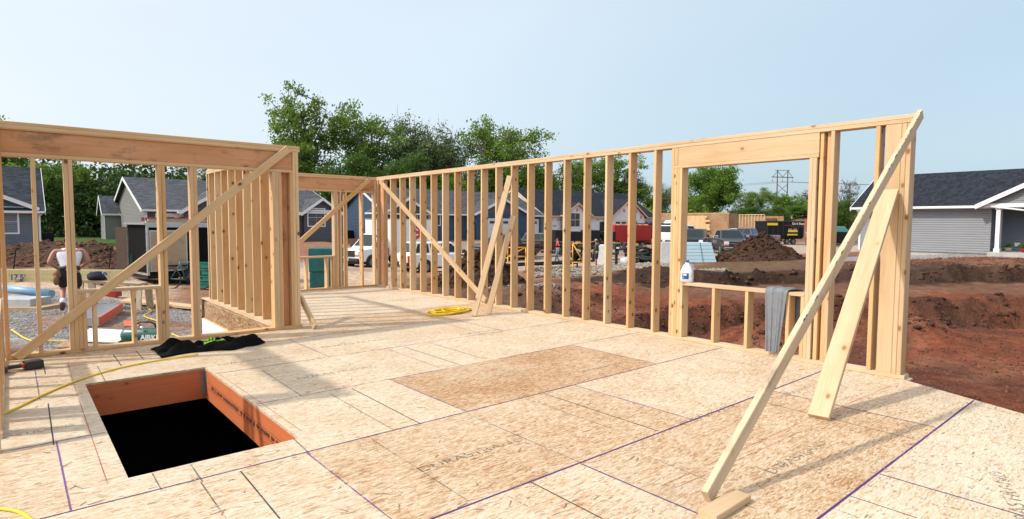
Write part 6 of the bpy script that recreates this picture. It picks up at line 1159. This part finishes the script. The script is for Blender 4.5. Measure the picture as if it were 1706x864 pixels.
# green air compressor
g = gat(236, 9.4); g.z = max(g.z, -.62); o = thing('air_compressor', g, 'dark green air compressor tank with white lettering just outside the low sill', 'compressor', rz=-YAW+.05); M = WM[o.name]; L_ = .34
mb = MB(); mb.lathe([(.001,-L_-.02),(.07,-L_-.012),(.115,-L_+.03),(.13,-L_+.08),(.13,L_-.08),(.115,L_-.03),(.07,L_+.012),(.001,L_+.02)], 24, M @ T(0,0,.20) @ Matrix.Rotation(PI/2,4,'Y')); mb.build('tank', GREENT, o, Matrix())
mb = MB(); mb.tube([M @ Vector(p) for p in ((-.16,0,.31),(-.14,0,.38),(-.06,0,.42),(.08,0,.42),(.16,0,.38),(.18,0,.31))], .016, 8); mb.build('handle', DARK, o, Matrix()); mb = MB(); [mb.box(x-.02,x+.02,-.11,.11,0,.09,M) for x in (-.22,.22)]; mb.build('foot', DARK, o, Matrix()); mb = MB(); mb.lathe([(.03,0),(.03,.03),(.001,.031)], 12, M @ T(.02,-.10,.34) @ Matrix.Rotation(PI/2,4,'X')); mb.build('gauge', CHR, o, Matrix())
text('lettering', 'AIRKE', .11, face_M(M @ Vector((.15,-.133,.185)), M.to_3x3() @ Vector((1,0,0)), (0,0,1)), INK_W, o, .003, .004)
def hose(pts, label, r=.012):
    P = []
    for px, y, d in pts: p = at(px, y, d); P.append(Vector((p.x,p.y,gz(p.x,p.y)+.035)))
    tag(MB().tube(cordpath(P, 40), r, 6).build('air_hose', CORD), label, 'hose')
hose(((20,560,10.6),(50,575,9.8),(90,572,9.8),(130,568,9.8),(170,569,9.7),(200,580,9.0)), 'yellow air hose snaking over the gravel at the left end of the low sill'); hose(((160,583,9.2),(175,571,9.6),(205,574,9.4),(225,572,9.4)), 'yellow air hose loop beside the white panel'); hose(((262,540,12),(240,530,12.6),(252,520,13.4),(246,512,14),(262,506,14.6)), 'yellow air hose running up behind the green compressor'); hose(((286,548,10.6),(303,553,10.2),(318,562,9.8),(330,566,9.6)), 'yellow air hose right of the green compressor')
for px, d, m, lab in ((178,22.5,BLKM,'thin black stake stuck in the dirt behind the numbered lumber'),(212,21,TEAL,'teal topped stake leaning in the dirt beside the black trailer'),(18,20.5,BLKM,'thin dark stake in the dirt at the far left')):
    g = gat(px, d); mb = MB(); mb.bar(g-Vector((0,0,.1)), g+Vector((.12,0,.85)), .035, .035); tag(mb.build('stake', m), lab, 'stake')
# ------------------------------------------------------------------ people
def skin(name, V, Ed, Rad, mats, parent=None, extra=None, root=0, sub=2):
    bm = bmesh.new(); lay_ = bm.verts.layers.skin.verify(); vs = [bm.verts.new(v) for v in V]
    for a, b in Ed: bm.edges.new((vs[a], vs[b]))
    for i, (v, r) in enumerate(zip(vs, Rad)): v[lay_].radius = r if isinstance(r, tuple) else (r, r); v[lay_].use_root = (i == root)
    me = D.meshes.new(name); bm.to_mesh(me); bm.free(); o = D.objects.new(name, me); COL.objects.link(o)
    s = o.modifiers.new('skin', 'SKIN'); s.use_smooth_shade = True; s.use_x_symmetry = False; sb = o.modifiers.new('sub', 'SUBSURF'); sb.levels = sb.render_levels = sub
    dg = bpy.context.evaluated_depsgraph_get(); dg.update(); m2 = D.meshes.new_from_object(o.evaluated_get(dg)); D.objects.remove(o); D.meshes.remove(me)
    if extra:
        mb = MB(); mb.add([v.co[:] for v in m2.vertices], [list(p.vertices) for p in m2.polygons], 0, True); n0 = len(mb.v); mb.v += extra.v
        mb.f += [[i+n0 for i in f] for f in extra.f]; mb.mi += extra.mi; mb.sm += extra.sm; D.meshes.remove(m2); return mb.build(name, mats, parent, WM[parent.name])
    for p in m2.polygons: p.use_smooth = True
    m2.materials.clear(); return link(name, m2, mats, parent, WM[parent.name] if parent else None)
BASE = dict(pelvis=(0,0,.97), waist=(0,0,1.08), chest=(0,0,1.30), neck=(.0,0,1.49), jaw=(.02,0,1.575), head=(.015,0,1.66), crown=(.01,0,1.725),
 hl=(0,.095,.92), kl=(.02,.10,.50), al=(0,.10,.09), tl=(.16,.115,.035), hr=(0,-.095,.92), kr=(.02,-.10,.50), ar=(0,-.10,.09), tr=(.16,-.115,.035),
 sl=(0,.19,1.42), el=(-.01,.25,1.14), wl=(.06,.25,.90), sr=(0,-.19,1.42), er=(-.01,-.25,1.14), wr=(.06,-.25,.90))
def person(loc, rz, pose, label, scale, shirt, shorts, boots, hat=None, hair=HAIR, sleeve=1., leglen=.45, shirtz=.0):
    J = dict(BASE); J.update(pose); o = thing('person', loc, label, 'person', None, rz=rz); WM[o.name] = WM[o.name] @ Matrix.Scale(scale, 4); o.matrix_basis = WM[o.name]
    names = ['pelvis','waist','chest','neck','jaw','head','crown','hl','kl','al','tl','hr','kr','ar','tr','sl','el','wl','sr','er','wr']
    hand = {}
    for s in 'lr': w, e = Vector(J['w'+s]), Vector(J['e'+s]); hand[s] = w+(w-e).normalized()*.085
    V = [J[n] for n in names]+[hand['l'][:], hand['r'][:]]; ix = {n: i for i, n in enumerate(names)}; ix['fl'], ix['fr'] = len(names), len(names)+1
    Rr = dict(pelvis=(.15,.115), waist=(.14,.105), chest=(.165,.115), neck=.056, jaw=.072, head=.088, crown=.06, hl=.088, kl=.056, al=.040, tl=.036, hr=.088, kr=.056, ar=.040, tr=.036, sl=.062, el=.042, wl=.030, sr=.062, er=.042, wr=.030, fl=.034, fr=.034)
    E_ = [('pelvis','waist'),('waist','chest'),('chest','neck'),('neck','jaw'),('jaw','head'),('head','crown'),('pelvis','hl'),('hl','kl'),('kl','al'),('al','tl'),('pelvis','hr'),('hr','kr'),('kr','ar'),('ar','tr'),('chest','sl'),('sl','el'),('el','wl'),('wl','fl'),('chest','sr'),('sr','er'),('er','wr'),('wr','fr')]
    ex = MB(); hd = Vector(J['head']); fw_ = Vector((1,0,0)); ex.blob(hd+Vector((.088,0,-.025)), .02,.016,.026, 6); ex.blob(hd+Vector((.072,0,-.068)), .014,.026,.009, 6)
    for s in (-1,1): ex.blob(hd+Vector((.0,s*.086,-.02)), .02,.012,.032, 6); ex.blob(hd+Vector((.076,s*.034,.008)), .011,.014,.009, 6)
    for s, sg in (('l',1),('r',-1)):
        f, w = hand[s], Vector(J['w'+s]); dr = (f-w).normalized(); sd = dr.cross(Vector((1,0,0))); sd = sd.normalized() if sd.length > .1 else Vector((0,1,0)); ap = dr.cross(sd)
        for k, ln in enumerate((.062,.075,.070,.055)):
            b0 = f+sd*(-.027+.018*k); ex.tube([b0, b0+dr*ln*.5+ap*.006, b0+dr*ln*.9+ap*.022, b0+dr*ln+ap*.036], [.010,.0095,.009,.007], 6)
        b0 = w+dr*.03-sd*.03; ex.tube([b0, b0+dr*.03-sd*.018+ap*.012, b0+dr*.055-sd*.018+ap*.022], [.012,.010,.008], 6)
    body = skin('body', V, [(ix[a], ix[b]) for a, b in E_], [Rr[n] for n in names]+[Rr['fl'], Rr['fr']], SKIN, o, ex)
    L_ = lambda a, b, t: tuple(Vector(J[a]).lerp(Vector(J[b]), t))
    pts = [L_('pelvis','waist',-.45+shirtz), J['waist'], J['chest'], L_('chest','neck',.72), L_('chest','sl',.92), L_('chest','sr',.92)]; ed = [(0,1),(1,2),(2,3),(2,4),(2,5)]; rad = [(.172,.135),(.160,.125),(.183,.135),.072,.083,.083]
    if sleeve: 
        pts += [L_('sl','el',.55*min(1,sleeve*1.2)), L_('sr','er',.55*min(1,sleeve*1.2))]; ed += [(4,6),(5,7)]; rad += [.066,.066]
        if sleeve > 1: pts += [J['el'], L_('el','wl',.92), J['er'], L_('er','wr',.92)]; ed += [(6,8),(8,9),(7,10),(10,11)]; rad += [.06,.048,.06,.048]
    skin('shirt', pts, ed, rad, shirt, o)
    e = leglen; pts = [L_('pelvis','waist',.75), J['pelvis'], J['hl'], L_('hl','kl',min(1,e*1.6)), J['hr'], L_('hr','kr',min(1,e*1.6))]; ed = [(0,1),(1,2),(2,3),(1,4),(4,5)]; rad = [(.160,.128),(.168,.135),.112,.098,.112,.098]
    if e > .7: pts += [L_('kl','al',.95), L_('kr','ar',.95)]; ed += [(3,6),(5,7)]; rad[3] = rad[5] = .078; rad += [.062,.062]
    skin('trousers' if e > .7 else 'shorts', pts, ed, rad, shorts, o)
    for s in 'lr':
        skin('boot', [L_('k'+s,'a'+s,.86), J['a'+s], tuple(Vector(J['a'+s]).lerp(Vector(J['t'+s]), .5)+Vector((0,0,-.005))), J['t'+s]], [(0,1),(1,2),(2,3)], [.052,.056,.05,.044], boots, o)
    M = WM[o.name]; mb = MB(); h2 = Vector(J['head'])
    if hat: mb.lathe([(.098,-.01),(.100,.02),(.088,.065),(.05,.092),(.001,.098)], 16, M @ T(h2+Vector((0,0,.02)))); mb.hexa([M @ (h2+Vector(p)) for p in ((.06,-.075,.008),(.17,-.05,-.005),(.17,.05,-.005),(.06,.075,.008),(.06,-.075,.02),(.17,-.05,.005),(.17,.05,.005),(.06,.075,.02))]); mb.build('cap', hat, o, Matrix()); mb = MB()
    mb.blob(h2+Vector((-.018,0,.022 if not hat else -.012)), .094,.094,.088 if not hat else .07, 12, .03, M=None); hb = mb.build('hair', hair, o); return o, M
pl = gat(114, 12.6)
o, M = person(pl, R_(86), dict(pelvis=(-.02,0,.84), waist=(.03,0,.96), chest=(.16,0,1.16), neck=(.27,0,1.32), jaw=(.34,0,1.385), head=(.37,0,1.46), crown=(.385,0,1.525), hl=(-.02,.10,.80), kl=(.12,.13,.46), al=(-.22,.14,.20), tl=(-.12,.15,.06), hr=(-.02,-.10,.80), kr=(.26,-.11,.43), ar=(.12,-.11,.09), tr=(.27,-.12,.04), sl=(.16,.235,1.27), el=(.04,.34,1.03), wl=(.24,.21,.90), sr=(.20,-.235,1.27), er=(.10,-.33,1.03), wr=(.28,-.20,.92)),
 'stooping worker in white sleeveless shirt and black shorts with leather tool pouch', 1.04, WTEE, BLKS, BOOT, sleeve=0, leglen=.55)
mb = MB(); P0 = Vector((-.06,.20,.80)); mb.blob(M @ P0, .08,.07,.10, 8, .15); mb.blob(M @ (P0+Vector((-.05,.03,-.12))), .06,.055,.11, 8, .15); mb.build('tool_pouch', LEATH, o, Matrix()); mb = MB(); mb.lathe([(.168,-.035),(.175,-.03),(.175,.03),(.168,.035)], 18, M @ T(.0,0,.90) @ Matrix.Rotation(R_(18),4,'Y') @ Matrix.Diagonal((.85,1.05,1,1))); mb.build('belt', DARK, o, Matrix())
mb = MB()
for s in 'lr': pass
k_, a_ = Vector((.12,.13,.46)), Vector((-.22,.14,.20)); mb.tube([M @ k_.lerp(a_,.70), M @ k_.lerp(a_,.98)], [.05*1.04,.047*1.04], 10); mb.build('sock', WTEE, o, Matrix())
person(gat(929, 41), R_(140), dict(kl=(.10,.10,.50), al=(-.12,.10,.10), tl=(.03,.11,.04), kr=(.10,-.10,.50), ar=(.16,-.10,.09), tr=(.32,-.11,.04), el=(-.10,.26,1.16), wl=(-.05,.30,.92)), 'person in an orange red shirt and blue jeans walking behind the low black trailer frame', 1.0, REDC, JEAN, BOOT, sleeve=.9, leglen=1.)
o, M = person(gat(994, 36), R_(120), dict(el=(.02,.27,1.16), wl=(.18,.16,.98), er=(.02,-.27,1.16), wr=(.18,-.16,.98), head=(.04,0,1.655), jaw=(.055,0,1.57)), 'person in grey cap, charcoal hooded top and navy shorts standing on the rubble', 1.02, HOOD, NAVY, BOOT, hat=CAPG, sleeve=1.5, leglen=.55)
mb = MB(); mb.lathe([(.172,-.03),(.18,-.02),(.18,.025),(.172,.03)], 18, M @ T(0,0,1.0) @ Matrix.Diagonal((.84,1.05,1,1))); mb.build('hi_vis_hem', HIVIS, o, Matrix()); mb = MB(); mb.blob(M @ Vector((-.10,0,1.47)), .09,.13,.09, 8, .1); mb.build('hood', HOOD, o, Matrix())
# ------------------------------------------------------------------ light, sky, view
SUN_EL, SH_AZ = R_(45), R_(23.5)         # shadows fall along (cos, -sin) of the deck axes
sd = Vector((-math.cos(SH_AZ)*math.cos(SUN_EL), math.sin(SH_AZ)*math.cos(SUN_EL), math.sin(SUN_EL)))
sl = D.lights.new('sun', 'SUN'); sl.energy = SUN_E; sl.angle = R_(1.6); sl.color = (1, .95, .87); so = D.objects.new('sun', sl); COL.objects.link(so); so.matrix_basis = sd.to_track_quat('Z', 'Y').to_matrix().to_4x4()
w = D.worlds.new('World'); S.world = w; w.use_nodes = True; nt = w.node_tree; bg = nt.nodes['Background']; sk = nt.nodes.new('ShaderNodeTexSky'); sk.sky_type = 'NISHITA'; sk.sun_disc = False
sk.sun_elevation = SUN_EL; sk.sun_rotation = math.atan2(sd.x, sd.y); sk.air_density = SKY_AIR; sk.dust_density = SKY_DUST; sk.ozone_density = 1.5; sk.altitude = 200
tc = nt.nodes.new('ShaderNodeTexCoord'); dp = nt.nodes.new('ShaderNodeVectorMath'); dp.operation = 'DOT_PRODUCT'; nt.links.new(tc.outputs['Generated'], dp.inputs[0]); dp.inputs[1].default_value = sd[:]
hz = ramp(nt, [(0.0,(.275,.365,.42)), (.30,(.285,.37,.42)), (.51,(.395,.455,.495)), (.75,(.44,.475,.51)), (.92,(.60,.60,.60)), (1.,(1.1,1.02,.92))], math_(nt, 'ADD', math_(nt, 'MULTIPLY', dp.outputs['Value'], .5), .5))   # summer haze: the veil of the sky brightens towards the sun
ss = nt.nodes.new('ShaderNodeVectorMath'); ss.operation = 'SCALE'; ss.inputs[3].default_value = SKY_S; nt.links.new(sk.outputs[0], ss.inputs[0])
nv_ = tex(nt, mapping(nt, tc.outputs['Generated'], (1,1,3.5)), 1.6, 5, .6); nr_ = ramp(nt, [(.3,(.982,.983,.985)), (.7,(1.016,1.015,1.013))], nv_.outputs[0])
ad = mixc(nt, mixc(nt, ss.outputs[0], hz.outputs[0], HAZE), nr_.outputs[0], 1., 'MULTIPLY'); sc_ = nt.nodes.new('ShaderNodeVectorMath'); sc_.operation = 'SCALE'; sc_.inputs[3].default_value = 1/.12; nt.links.new(ad, sc_.inputs[0])
nt.links.new(sc_.outputs[0], bg.inputs[0]); bg.inputs[1].default_value = .134
S.view_settings.view_transform = 'Standard'; S.view_settings.look = 'None'; S.view_settings.gamma = 1; S.view_settings.exposure = EXPO; S.view_settings.use_curve_mapping = False
S.cycles.max_bounces = 8; S.cycles.transparent_max_bounces = 12; S.cycles.use_denoising = True
